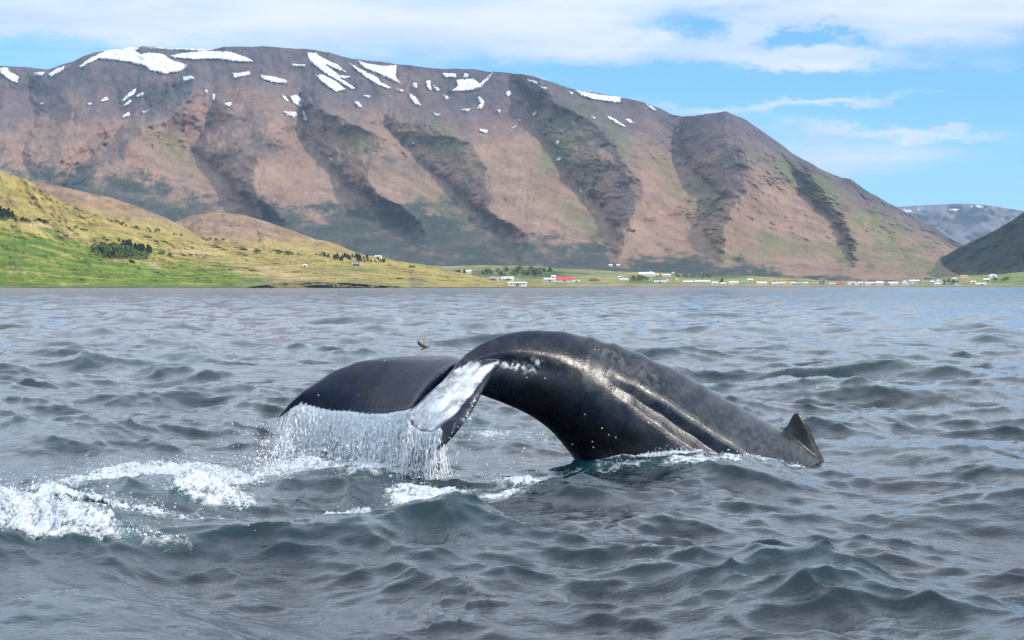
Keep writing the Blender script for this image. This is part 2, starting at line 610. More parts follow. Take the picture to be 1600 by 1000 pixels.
def coast_colour(PX, PY, Y):
    n = field(*PX.shape, 1.5, 62, ax=1, ay=.15, lo=5)
    n2 = field(*PX.shape, 1.5, 63, ax=1, ay=.10, lo=9)
    c = np.zeros(PX.shape + (3,)) + np.array((0.22, 0.20, 0.075))
    c = blend(c, (0.10, 0.14, 0.04), sstep(n, -.3, .9) * .9)
    c = blend(c, (0.30, 0.21, 0.11), sstep(n2, .2, 1.3) * .8)
    c = blend(c, (0.10, 0.15, 0.04), sstep(PX, 1380, 1480) * sstep(n, -.8, .5) * .8)
    for x, y, sx, sy in [(800, 425, 70, 7), (860, 428, 60, 5), (1110, 431, 70, 3.5), (1000, 437, 25, 4)]:
        c = blend(c, (0.045, 0.070, 0.025), np.clip(gauss(PX, PY, x, y, sx, sy) * (1.0 + .7 * n2), 0, .85))
    c = blend(c, (0.26, 0.20, 0.13), sstep(PY, 445.2, 446.5) * .5)
    c = blend(c, (0.10, 0.09, 0.08), sstep(PY, 447.2, 448.2))
    return c


CREST_COAST = [(560, 412), (640, 412), (690, 416), (735, 415), (770, 414), (850, 417), (920, 421), (960, 424), (1030, 426), (1100, 430), (1160, 431), (1250, 435), (1300, 439), (1400, 440), (1440, 438),
               (1480, 434), (1510, 430), (1560, 428), (1600, 426), (1700, 420), (1900, 410)]
coast = Land('coast', 560, 1900, 700, 44, CREST_COAST, [(560, shore_bottom(2350)), (1900, shore_bottom(2350))], coast_depth, coast_colour, MAT_HILL, jag=.5, seed=6, back=(30, 200, 600))

# --- the hills on the left, three ridges one behind the other
C_GOLD, C_OCHRE, C_GREEN, C_BROWN = (0.275, 0.215, 0.060), (0.265, 0.178, 0.085), (0.095, 0.150, 0.015), (0.215, 0.140, 0.095)


def hump_depth(PX, PY, YC):
    v = np.clip((440 - PY) / (440 - YC + 1e-3), 0, 1)
    return interp([(200, 2250), (600, 2150)], PX) + 420 * v ** 1.2 + 9 * field(*PX.shape, 2.6, 71, ay=1.4, lo=5)


def hump_colour(PX, PY, Y):
    n = field(*PX.shape, 1.5, 72, ax=1, ay=.3, lo=5)
    c = np.zeros(PX.shape + (3,)) + np.array(C_BROWN)
    c = blend(c, (0.26, 0.175, 0.10), sstep(n, .2, 1.3) * .7)
    return blend(c, C_GOLD, sstep(PY, 366, 384) * .7)


hump = Land('brown_hill', 200, 640, 260, 60, [(200, 372), (265, 349), (300, 336), (340, 332), (380, 336), (420, 347), (460, 361), (495, 375), (505, 376), (530, 383), (560, 396), (600, 405), (640, 414)],
            [(200, 440), (640, 440)], hump_depth, hump_colour, MAT_HILL, jag=.4, seed=8, back=(60, 250, 700))


def ridge_depth(PX, PY, YC):
    v = np.clip((440 - PY) / (440 - YC + 1e-3), 0, 1)
    return interp([(-400, 2000), (400, 2050)], PX) + 430 * v ** 1.1 + 9 * field(*PX.shape, 2.6, 81, ay=1.4, lo=5)


def ridge_colour(PX, PY, Y):
    n = field(*PX.shape, 1.5, 82, ax=1, ay=.3, lo=5)
    c = np.zeros(PX.shape + (3,)) + np.array(C_BROWN)
    c = blend(c, C_OCHRE, sstep(n, 0, 1.2) * .7)
    c = blend(c, C_GOLD, sstep(PY - .18 * PX, 292, 312) * .75)
    return c


ridge = Land('heath_ridge', -400, 420, 320, 60, [(-400, 235), (-50, 268), (30, 279), (100, 292), (170, 308), (220, 325), (262, 342), (300, 362), (340, 384), (420, 420)],
             [(-400, 440), (420, 440)], ridge_depth, ridge_colour, MAT_HILL, jag=.4, seed=9, back=(60, 250, 700))

SHORE_L = 1440.0


def hill_depth(PX, PY, YC):
    b = shore_bottom(SHORE_L)
    v = np.clip((b - PY) / (b - YC + 1e-3), 0, 1)
    far_y = interp([(-400, 2150), (0, 2050), (150, 1950), (400, 1950), (700, 1950), (900, 1900)], PX)
    cliff = interp([(-400, .03), (380, .03), (440, .16), (520, .20), (600, .12), (700, .08), (900, .05)], PX)
    Y = SHORE_L + 10 * np.minimum(v / cliff, 1) + (far_y - SHORE_L - 10) * np.clip((v - cliff) / (1 - cliff), 0, 1) ** .85
    n = field(*PX.shape, 2.4, 101, ax=1, ay=1.0, lo=6)
    n2 = field(*PX.shape, 1.6, 102, ax=1, ay=1.2, lo=40)
    g = 26 * (gauss(PX, PY, 690, 432, 14, 22, -.5) + .6 * gauss(PX, PY, 640, 440, 8, 14) + .7 * gauss(PX, PY, 480, 440, 12, 14))
    return Y + (11 * n + 2.2 * n2) * sstep(v, 0, .15) + g * .4


def hill_colour(PX, PY, Y):
    sh = PX.shape
    n = field(*sh, 1.5, 103, ax=1, ay=.25, lo=5)
    n2 = field(*sh, 1.3, 104, ax=1.2, ay=.12, lo=8)
    n3 = field(*sh, 0.9, 105, ax=1, ay=.25, lo=25)
    c = np.zeros(sh + (3,)) + np.array(C_GOLD)
    c = blend(c, C_OCHRE, sstep(n + .5 * n2, .1, 1.2) * .85)
    c = blend(c, (0.20, 0.20, 0.05), sstep(n2 - .3 * n, .3, 1.3) * .55)
    edge = interp([(-400, 300), (0, 352), (120, 372), (230, 398), (330, 404), (400, 420), (460, 446), (900, 470)], PX)
    g = sstep(PY + 9 * n + 6 * n2, edge - 6, edge + 16)
    c = blend(c, C_GREEN, g * .93)
    c = blend(c, (0.060, 0.110, 0.015), g * sstep(n2 + .4 * n3, .1, 1.4) * .75)
    c = blend(c, (0.300, 0.235, 0.060), g * sstep(-n2 + .5 * n, .9, 1.9) * .7)
    # dry patches, tracks and bare soil
    for x, y, sx, sy, rot, w in [(60, 352, 26, 3, .05, .9), (110, 368, 22, 3, .1, .8), (190, 408, 30, 3, 0, .5), (310, 395, 40, 7, .1, .6), (240, 415, 14, 4, 0, .6), (420, 425, 60, 10, .15, .5), (300, 370, 80, 5, .22, .5)]:
        c = blend(c, (0.40, 0.27, 0.16), np.clip(gauss(PX, PY, x, y, sx, sy, rot) * w * (1 + .5 * n3), 0, .9))
    rock = np.clip(gauss(PX, PY, 500, 442, 95, 7) * 1.5, 0, 1) * sstep(n3 + .4 * n, -.6, .6)
    c = blend(c, (0.16, 0.125, 0.095), rock * .85)
    c = blend(c, (0.12, 0.10, 0.085), np.clip(gauss(PX, PY, 646, 440, 5, 8, -.5) + gauss(PX, PY, 652, 444, 8, 5, -.5), 0, .5))
    c = blend(c, (0.085, 0.075, 0.065), sstep(PY, 447.0, 449.0) * .85)
    c = blend(c, (0.09, 0.12, 0.035), np.clip(gauss(PX, PY, 560, 421, 40, 3.5) * .8, 0, .8))
    return c


hill = Land('green_hillside', -400, 900, 760, 130, [(-400, 150), (-150, 222), (0, 265), (40, 280), (62, 294), (100, 317), (140, 333), (190, 346), (240, 362), (300, 377), (340, 383), (420, 390), (480, 394), (540, 397), (590, 401),
                                             (640, 411), (690, 420), (740, 430), (790, 437), (840, 443), (900, 447)],
            [(-400, shore_bottom(SHORE_L)), (900, shore_bottom(SHORE_L))], hill_depth, hill_colour, MAT_HILL, jag=.5, seed=10, back=(25, 120, 400))

# ------------------------------------------------------------------ snow patches lying on the mountains
def sc(pts, k, ox, oy):
    return [(x * k + ox, y * k + oy) for x, y in pts]


SNOW = []
for p in [
    [(245, 210), (270, 190), (310, 168), (350, 149), (400, 145), (440, 147), (425, 160), (440, 170), (470, 165), (510, 170), (530, 185), (585, 205), (570, 222), (520, 233), (470, 222), (455, 208), (400, 195), (350, 188), (310, 185), (275, 200), (255, 214)],
    [(530, 175), (580, 165), (640, 160), (720, 163), (770, 180), (795, 195), (730, 193), (680, 185), (600, 187), (545, 182)],
    [(440, 150), (560, 149), (672, 156), (640, 161), (560, 157)],
    [(0, 212), (25, 212), (35, 228), (60, 240), (55, 262), (35, 255), (0, 232)], [(105, 228), (145, 225), (130, 238), (108, 236)], [(150, 235), (175, 215), (215, 205), (190, 225), (160, 242)],
    [(570, 240), (600, 237), (608, 246), (575, 257)], [(727, 230), (760, 228), (780, 222), (782, 236), (760, 240), (730, 246)], [(808, 233), (850, 240), (895, 250), (902, 262), (860, 260), (825, 250)], [(913, 200), (955, 203), (952, 210), (915, 207)],
    [(960, 166), (985, 165), (1010, 183), (1055, 203), (1080, 225), (1060, 222), (1020, 205), (1060, 235), (1095, 240), (1090, 248), (1065, 246), (1110, 275), (1105, 282), (1070, 265), (1040, 245), (1000, 220), (965, 190)],
    [(988, 235), (1010, 234), (1050, 255), (1082, 280), (1050, 290), (1015, 265), (995, 248)],
    [(1088, 195), (1130, 218), (1180, 243), (1190, 257), (1225, 275), (1215, 279), (1170, 263), (1150, 248), (1108, 215)],
    [(1115, 190), (1150, 200), (1200, 207), (1240, 204), (1238, 245), (1255, 265), (1220, 250), (1180, 230), (1140, 215)],
    [(883, 295), (903, 315), (895, 320), (883, 303)], [(905, 300), (930, 297), (952, 318), (940, 339), (915, 320)], [(886, 349), (925, 351), (932, 362), (915, 368), (890, 359)], [(944, 345), (955, 350), (962, 377), (950, 380)],
    [(378, 316), (405, 289), (428, 274), (422, 295), (395, 313), (382, 321)], [(384, 331), (408, 311), (413, 321), (390, 334)], [(423, 300), (448, 289), (451, 297), (430, 305)], [(379, 366), (405, 349), (407, 361), (383, 371)], [(314, 315), (335, 302), (339, 312), (320, 320)], [(274, 324), (287, 322), (286, 331), (276, 331)],
    [(1104, 317), (1120, 319), (1134, 336), (1120, 336)], [(1279, 294), (1300, 304), (1316, 331), (1300, 329), (1283, 311)], [(1134, 297), (1161, 301), (1150, 308)], [(1239, 279), (1266, 283), (1255, 289)],
    [(1379, 229), (1426, 231), (1426, 244), (1390, 243)], [(1449, 229), (1466, 231), (1463, 244), (1447, 244)],
    [(1424, 250), (1480, 247), (1500, 262), (1540, 227), (1531, 245), (1500, 276), (1460, 286), (1408, 286), (1430, 270)], [(1489, 301), (1501, 304), (1516, 320), (1506, 341), (1489, 343), (1500, 325)], [(1329, 255), (1345, 251), (1349, 286), (1334, 272)], [(1351, 264), (1376, 280), (1365, 288)], [(1379, 294), (1406, 305), (1395, 311)],
    [(1289, 259), (1304, 261), (1303, 281), (1291, 271)], [(1438, 343), (1476, 339), (1460, 351)], [(1349, 349), (1376, 360), (1365, 366)], [(640, 282), (650, 280), (645, 292)], [(664, 296), (674, 294), (670, 314), (662, 312)], [(700, 322), (724, 320), (722, 332), (704, 330)],
    [(123, 323), (138, 320), (134, 329)], [(440, 350), (466, 344), (452, 356)], [(1583, 285), (1596, 287), (1590, 302)], [(1552, 344), (1566, 346), (1560, 354)],
]:
    SNOW.append(sc(p, .5, 0, 0))
for p in [
    [(163, 114), (210, 128), (207, 139), (175, 126)], [(213, 144), (252, 153), (245, 159)], [(333, 166), (358, 171), (350, 179)], [(363, 162), (430, 174), (552, 191), (552, 213), (500, 209), (440, 201), (390, 183)],
    [(653, 219), (675, 224), (697, 242), (690, 249)], [(488, 262), (530, 281), (573, 310), (560, 313), (510, 283)], [(568, 277), (590, 281), (609, 297), (590, 297)], [(802, 309), (787, 330), (774, 342), (786, 320)], [(428, 267), (453, 275), (440, 280)],
    [(79, 172), (92, 162), (104, 175), (88, 191)], [(189, 261), (205, 244), (211, 255), (195, 271)], [(284, 376), (295, 365), (301, 378), (288, 389)], [(289, 446), (305, 434), (309, 448), (295, 459)], [(41, 244), (58, 242), (55, 254)], [(129, 282), (143, 282), (138, 293)],
    [(382, 549), (396, 585), (389, 589)], [(100, 318), (122, 306), (118, 316)],
]:
    SNOW.append(sc(p, .38, 760, 80))
for p in [[(849, 369), (886, 377), (880, 387), (855, 381)], [(589, 431), (604, 414), (600, 432)], [(277, 477), (291, 487), (285, 493)], [(540, 376), (548, 374), (546, 384)]]:
    SNOW.append(sc(p, .41, 400, 50))
FAR_SNOW = [sc(p, .32, 1100, 150) for p in [[(962, 556), (1015, 562), (1010, 574), (985, 578)], [(1040, 556), (1058, 554), (1052, 566)], [(1192, 556), (1250, 552), (1254, 562), (1205, 568)], [(1290, 542), (1312, 540), (1312, 550)], [(1316, 538), (1360, 538), (1368, 548), (1330, 550)], [(1390, 550), (1414, 548), (1410, 556)]]]
WN = field(512, 512, 1.2, 77, lo=10)
WN2 = field(512, 512, 1.0, 78, lo=60)


def snow_patch(poly, land, seed, lift):
    p = np.asarray(poly)
    x0, y0 = p.min(0) - 2
    x1, y1 = p.max(0) + 2
    st = 0.7
    xs, ys = np.arange(x0, x1, st), np.arange(y0, y1, st)
    X, Yp = np.meshgrid(xs, ys)
    size = min(x1 - x0, y1 - y0)
    ix, iy = (X * 1.7 + seed * 37).astype(int) % 512, (Yp * 1.7 + seed * 53).astype(int) % 512
    sd_ = poly_sd(X, Yp, poly) + min(1.0, .06 * size) * WN2[iy, ix] * .8 + .25
    i = np.clip(((X - land.x0) / (land.x1 - land.x0) * (land.nx - 1)).astype(int), 0, land.nx - 1)
    m = (sd_ > 0) & (Yp > land.yc[i] + .3)
    D = land.depth_at(X, Yp)
    th = lift * np.clip(.4 + sd_ / 3.0, .2, 1)
    P = W(X, Yp, D - th * 1.6)
    P[..., 2] += th * .3
    keep = m[:-1, :-1] & m[1:, :-1] & m[:-1, 1:] & m[1:, 1:]
    f = grid_faces(*X.shape).reshape(X.shape[0] - 1, X.shape[1] - 1, 4)[keep]
    if len(f) < 2:
        return
    f = f[:, ::-1]
    u, inv = np.unique(f.ravel(), return_inverse=True)
    link('snow_patch', new_mesh('snow_patch', P.reshape(-1, 3)[u], inv.reshape(-1, 4)), MAT_SNOW, land.obj)


for i, p in enumerate(SNOW):
    snow_patch(p, mountain, i, 9.0)
for i, p in enumerate(FAR_SNOW):
    snow_patch(p, far_mountain, i, 40.0)

#@@WATER
# ------------------------------------------------------------------ the sea
def ocean(N_, L, lmin, lmax, seed, C=0.0105, Lw=1.05, wind=(-0.45, -0.9), lean=1.4):
    """one periodic tile of wind waves holding the wavelengths lmin..lmax: height and sideways shift"""
    r = np.random.default_rng(seed)
    k1 = np.fft.fftfreq(N_, 1.0 / N_) * 2 * np.pi / L
    kx, ky = np.meshgrid(k1, k1)
    k = np.hypot(kx, ky)
    k[0, 0] = 1
    w = np.array(wind) / np.hypot(*wind)
    c2 = ((kx * w[0] + ky * w[1]) / k) ** 2
    P = np.exp(-1.0 / (k * Lw) ** 2) / k ** 4 * (0.22 + c2 ** lean)
    band = (k > 2 * np.pi / lmax) & (k <= 2 * np.pi / lmin)
    A = np.sqrt(P) * (2 * np.pi / L) * band
    H = A * (r.standard_normal(A.shape) + 1j * r.standard_normal(A.shape)) * C * 5.2
    f = lambda G: np.real(np.fft.ifft2(G)) * N_ * N_
    return f(H), f(1j * kx / k * H), f(1j * ky / k * H), L


TILES = [(ocean(512, 83.0, 2.6, 40.0, 1, C=.0145), 2.6), (ocean(512, 31.0, .7, 2.6, 2, C=.0158), .7), (ocean(512, 9.3, .16, .7, 3, C=.0200), .16)]


def sample(tile, x, y):
    h, dx, dy, L = tile
    n = h.shape[0]
    fx, fy = (x / L * n) % n, (y / L * n) % n
    i, j = fx.astype(int), fy.astype(int)
    a, b = fx - i, fy - j
    i, j = i % n, j % n
    i2, j2 = (i + 1) % n, (j + 1) % n
    return [(g[j, i] * (1 - a) + g[j, i2] * a) * (1 - b) + (g[j2, i] * (1 - a) + g[j2, i2] * a) * b for g in (h, dx, dy)]


# hand-placed swells round the whale: photograph pixel on the mean level, half-widths in metres (across, along the view), height, turn
SWELLS = [
    (255, 790, 1.5, 1.0, .34, .15), (90, 850, 1.6, .6, .20, .1),           # the breaking wave on the left
    (520, 790, 1.3, .8, -.20, 0), (420, 800, .6, .6, -.10, 0),             # hollow under the flukes
    (600, 835, 1.6, .45, .10, .1), (860, 830, 1.1, .8, .10, .2), (1085, 732, .9, .8, .15, .1),
    (1300, 712, 1.1, 1.3, -.20, 0), (960, 722, .8, .8, .06, 0), (1520, 800, 1.0, .9, .20, .3), (1250, 850, 1.5, 1.0, -.08, 0),
    (440, 590, 2.2, 3.5, .25, .2), (270, 570, 2.5, 4, .28, .2), (30, 690, 1.3, 2.0, .20, .1), (1480, 590, 3, 4, .2, .1),
]
SWELL_P = [(on_sea(px, py), a, b, h, r) for px, py, a, b, h, r in SWELLS]
# whitewater: photograph pixel, half-widths in metres, strength
FOAM = [
    (240, 745, 1.0, 1.2, 1.0), (330, 752, .6, .9, .9), (160, 760, .7, 1.0, .55), (250, 825, .8, .33, 1.2), (130, 842, 1.0, .33, 1.1), (20, 858, .9, .33, 1.1), (330, 790, .4, .5, 1.0), (70, 865, 1.2, .3, .8), (210, 790, 1.0, .6, .35),
    (480, 728, .6, .9, .9), (580, 735, .7, .8, .85), (660, 768, .4, .5, 1.1), (430, 735, .5, .7, .6), (530, 755, 1.1, .5, .3),
    (520, 806, .55, .13, .9), (660, 792, .3, .3, .6), (480, 815, .3, .1, .6),
    (815, 758, .45, .35, .75), (770, 770, .4, .2, .6), (880, 745, .6, .3, .4), (950, 738, .8, .35, .4),
    (1105, 727, .60, .42, 1.15), (1175, 727, .5, .40, 1.15), (1045, 728, .5, .38, 1.0), (1225, 726, .35, .35, .9), (965, 726, .5, .25, .6), (1090, 738, .8, .35, .62), (1200, 735, .4, .3, .6),
    (790, 680, 1.2, 2.2, .52), (720, 660, 1.0, 2.5, .4), (840, 690, .5, 1.0, .45),
]
FOAM_P = [(on_sea(px, py), a, b, w) for px, py, a, b, w in FOAM]


def foam_at(x, y):
    f = np.zeros_like(x)
    for p, a, b, w in FOAM_P:
        f = np.maximum(f, w * np.exp(-((x - p[0]) / a) ** 2 - ((y - p[1]) / b) ** 2))
    return f


GUST = field(256, 256, 2.0, 55, lo=3)


def gust(x, y):
    """cat's paws: the small waves are stronger in some patches than in others"""
    i, j = (y / 46.0 * 256).astype(int) % 256, (x / 46.0 * 256).astype(int) % 256
    i2, j2 = (y / 17.0 * 256).astype(int) % 256, (x / 17.0 * 256).astype(int) % 256
    return 1.28 * np.tanh(np.clip(.86 + .30 * GUST[i, j] + .18 * GUST[i2, j2], .32, 3))


def sea_at(x, y, spacing=0.02):
    x, y = np.asarray(x, float), np.asarray(y, float)
    calm = 1 - .55 * np.exp(-((x - .8) / 5.0) ** 2 - ((y - 20.5) / 3.5) ** 2)
    h, dx, dy = np.zeros_like(x), np.zeros_like(x), np.zeros_like(x)
    gu = gust(x, y)
    for tile, lmin in TILES:
        a, b, c = sample(tile, x, y)
        fade = np.clip(1.35 - spacing / (lmin * 1.3), 0, 1) * (calm if lmin > 2 else gu * (.35 + .65 * calm))
        h += a * fade
        dx += b * fade
        dy += c * fade
    for p, a, b, hh, r in SWELL_P:
        u, v = x - p[0], y - p[1]
        u, v = u * math.cos(r) + v * math.sin(r), -u * math.sin(r) + v * math.cos(r)
        h += hh * np.exp(-(u / a) ** 2 - (v / b) ** 2)
    return h, dx, dy


def build_sea():
    s_in = np.linspace(-.37, .37, 800)
    s = np.concatenate([[-3, -1.6, -.9, -.6, -.45, -.40], s_in, [.40, .45, .6, .9, 1.6, 3]])
    Y = [1.0, 3.0, 5.0, 6.5, 7.5]
    y = 8.5
    while y < 2420:
        Y.append(y)
        y *= 1.0034 if y < 60 else (1.0055 if y < 500 else 1.012)
    Y = np.array(Y + [2600, 4500, 9000, 15400])
    YY = np.repeat(Y[:, None], len(s), 1)
    XX = s[None, :] * YY
    sp = np.gradient(Y)[:, None] + 0 * XX
    h, dx, dy = sea_at(XX, YY, np.minimum(sp, 50))
    ch = 1.0
    edge = (np.abs(s)[None, :] <= .37) * (YY > 8) * (YY < 2420)
    wide = 1 - sstep(YY, 900, 2300)
    V = np.stack([np.clip(XX + ch * dx * edge, -8800, 8800), YY + ch * dy * edge, h * edge * (.3 + .7 * wide)], -1).reshape(-1, 3)
    # the same sea beside and behind the viewer
    k = len(V)
    y8 = 8800 / 3.0
    ring = np.array([(-8800, -5900, 0), (8800, -5900, 0), (3, 1, 0), (-3, 1, 0), (8800, y8, 0), (-8800, y8, 0)])
    V = np.vstack([V, ring, [(8800, -2000, 0), (-8800, -2000, 0)]])
    faces = np.vstack([grid_faces(*XX.shape), [(k, k + 1, k + 2, k + 3), (k + 1, k + 6, k + 4, k + 2), (k, k + 3, k + 5, k + 7)]])
    me = new_mesh('sea', V, faces)
    pad = lambda a: np.r_[a.ravel(), np.zeros(8)]
    attr_float(me, 'foam', pad(foam_at(XX, YY)))
    attr_float(me, 'crest', pad(h))
    attr_float(me, 'far', pad(.45 * sstep(YY, 60, 300) + .55 * sstep(YY, 350, 1300)))
    return me


def sea_mat():
    m, N, b = new_mat('sea_water')
    g = N.node('ShaderNodeNewGeometry')
    pos = g.outputs['Position']
    fo = N.node('ShaderNodeAttribute', attribute_name='foam').outputs['Fac']
    cr = N.node('ShaderNodeAttribute', attribute_name='crest').outputs['Fac']
    fa = N.node('ShaderNodeAttribute', attribute_name='far').outputs['Fac']
    # foam lace
    q = N.mapping(pos, (1.0, .55, 1))
    lace = N.noise(q, 7.0, 8.0, .68, .8)
    big = N.noise(q, 1.6, 4.0, .6, .5)
    k = N.math('ADD', N.math('MULTIPLY', fo, 1.15), N.math('ADD', N.math('MULTIPLY', N.math('SUBTRACT', lace, .5), 1.5), N.math('MULTIPLY', N.math('SUBTRACT', big, .5), .8)))
    mask = N.math('MULTIPLY', N.maprange(k, .42, .82), N.maprange(fo, .04, .2))
    deep = N.mix(N.maprange(cr, -.15, .35), (.0020, .0085, .0170), (.004, .024, .032))
    deep = N.mix(N.math('MULTIPLY', N.maprange(fo, .1, .8), .6), deep, (.04, .13, .14))      # aerated water
    col = N.mix(mask, deep, (.80, .84, .87))
    N.l.new(col, b.inputs['Base Color'])
    N.l.new(N.math('ADD', N.maprange(mask, 0, 1, .03, .70), N.math('MULTIPLY', fa, .20)), b.inputs['Roughness'])
    b.inputs['IOR'].default_value = 1.39
    # ripples too small for the mesh
    r1 = N.noise(N.mapping(pos, (1, 1.5, 1), (0, 0, .4)), 5.0, 5.0, .55, .4)
    r2 = N.noise(N.mapping(pos, (1, 1.8, 1), (0, 0, -.2)), .9, 6.0, .6)
    hgt = N.math('ADD', N.math('MULTIPLY', r1, .011), N.math('MULTIPLY', N.math('MULTIPLY', r2, fa), .26))
    r3 = N.noise(N.mapping(pos, (1, 1.3, 1), (0, 0, .9)), 15.0, 4.0, .6, .6)
    hgt = N.math('ADD', hgt, N.math('MULTIPLY', r3, .0062))
    hgt = N.math('ADD', hgt, N.math('MULTIPLY', N.math('MULTIPLY', lace, mask), .06))
    bp = N.node('ShaderNodeBump')
    bp.inputs['Strength'].default_value = 1.0
    bp.inputs['Distance'].default_value = 1.0
    N.l.new(hgt, bp.inputs['Height'])
    N.l.new(bp.outputs[0], b.inputs['Normal'])
    return m


sea = link('sea', build_sea(), sea_mat())
tag(sea, kind='structure')
#@@END_WATER


# ------------------------------------------------------------------ the whale
def P3(p):
    return W(p[0], p[1], p[2])


# stations from the tail to the shoulders: back line, belly line (photograph pixels), distance, half width in metres
STATIONS = [
    (684, 603, 690, 612, 19.62, .03), (697, 590, 706, 618, 19.72, .09), (722, 556, 728, 606, 19.92, .15), (760, 531, 754, 618, 20.10, .20), (800, 518, 790, 631, 20.25, .25),
    (840, 515, 830, 649, 20.42, .32), (885, 519, 862, 673, 20.60, .41), (940, 533, 892, 709, 20.82, .52), (1000, 553, 925, 765, 21.04, .64),
    (1060, 581, 972, 825, 21.27, .76), (1120, 615, 1030, 880, 21.48, .87), (1175, 647, 1090, 925, 21.66, .95), (1225, 673, 1150, 960, 21.83, 1.0),
    (1290, 723, 1220, 1010, 22.0, 1.0), (1350, 800, 1290, 1060, 22.15, .9), (1400, 900, 1370, 1080, 22.25, .5)]
FAR_LEAD = [(740, 566, 20.10), (705, 557, 20.30), (650, 556, 20.50), (600, 558, 20.66), (560, 565, 20.76), (520, 580, 20.82), (480, 607, 20.86), (450, 635, 20.86), (433, 656, 20.82)]
FAR_TRAIL = [(642, 640, 19.62), (634, 643, 19.70), (600, 648, 19.98), (572, 648, 20.28), (545, 644, 20.50), (517, 643, 20.66), (493, 637, 20.76), (470, 631, 20.82), (448, 645, 20.84), (433, 656, 20.82)]
NEAR_LEAD = [(784, 562, 20.05), (774, 575, 19.80), (762, 598, 19.60), (748, 624, 19.42), (733, 650, 19.22), (712, 679, 19.02), (694, 697, 18.92), (680, 704, 18.86)]
NEAR_TRAIL = [(640, 644, 19.52), (637, 655, 19.42), (645, 668, 19.30), (658, 676, 19.20), (674, 677, 19.10), (688, 669, 19.02), (691, 680, 18.95), (680, 704, 18.86)]


def resample(pts, n, smooth=3):
    p = np.array(pts, float)
    d = np.r_[0, np.cumsum(np.linalg.norm(np.diff(p[:, :2], axis=0), axis=1))]
    t = np.linspace(0, d[-1], n)
    q = np.stack([np.interp(t, d, p[:, k]) for k in range(3)], 1)
    for _ in range(smooth):
        q[1:-1] = (q[:-2] + 2 * q[1:-1] + q[2:]) / 4
    return q


def closed_grid(P):
    """rows x ring points -> faces of a tube with capped ends"""
    n, m = P.shape[:2]
    fs = [(i * m + j, i * m + (j + 1) % m, (i + 1) * m + (j + 1) % m, (i + 1) * m + j) for i in range(n - 1) for j in range(m)]
    v = P.reshape(-1, 3)
    v = np.vstack([v, P[0].mean(0), P[-1].mean(0)])
    a, b = len(v) - 2, len(v) - 1
    tri = [(a, (j + 1) % m, j) for j in range(m)] + [(b, (n - 1) * m + j, (n - 1) * m + (j + 1) % m) for j in range(m)]
    return v, fs + tri


def whale_body():
    st = np.array(STATIONS, float)
    d = np.r_[0, np.cumsum(np.hypot(np.diff(st[:, 0]), np.diff(st[:, 1])))]
    n, m = 190, 96
    t = np.linspace(0, d[-1], n)
    q = np.stack([np.interp(t, d, st[:, k]) for k in range(6)], 1)
    for _ in range(14):
        q[1:-1] = (q[:-2] + 2 * q[1:-1] + q[2:]) / 4
    # knuckles along the back ridge
    for bx, bh, bs in [(925, 3.4, 9), (962, 4.2, 10), (1003, 2.4, 9), (1052, 2.5, 12), (1100, 2, 9), (1152, 2.2, 9), (880, 1.6, 12), (1205, -1.5, 10)]:
        q[:, 1] -= bh * np.exp(-((q[:, 0] - bx) / bs) ** 2)
    D, V = W(q[:, 0], q[:, 1], q[:, 4]), W(q[:, 2], q[:, 3], q[:, 4])
    c, a = (D + V) / 2, (D - V) / 2
    th = np.linspace(0, 2 * np.pi, m, endpoint=False)          # 0 on the back, 90 degrees on the side that faces the viewer
    cs, sn = np.cos(th), np.sin(th)
    keel = 1 - .30 * np.maximum(cs, 0) ** 2 - .10 * np.maximum(-cs, 0) ** 2
    P = c[:, None, :] + a[:, None, :] * cs[None, :, None]
    deg = np.degrees(th)
    g = lambda x, s_: np.exp(-((deg - x) / s_) ** 2)
    fold = sstep(q[:, 0], 930, 1040)[:, None]
    side = 1 + fold * (.085 * g(50, 9) - .075 * g(64, 5) + .030 * g(32, 8))[None, :]
    tail = (1 - sstep(q[:, 0], 800, 950))[:, None]
    side = side + tail * (.10 * g(58, 12) - .08 * g(80, 10) + .06 * g(108, 12))[None, :]
    P[..., 1] -= (q[:, 5][:, None] * (sn * keel)[None, :]) * side
    return closed_grid(P)


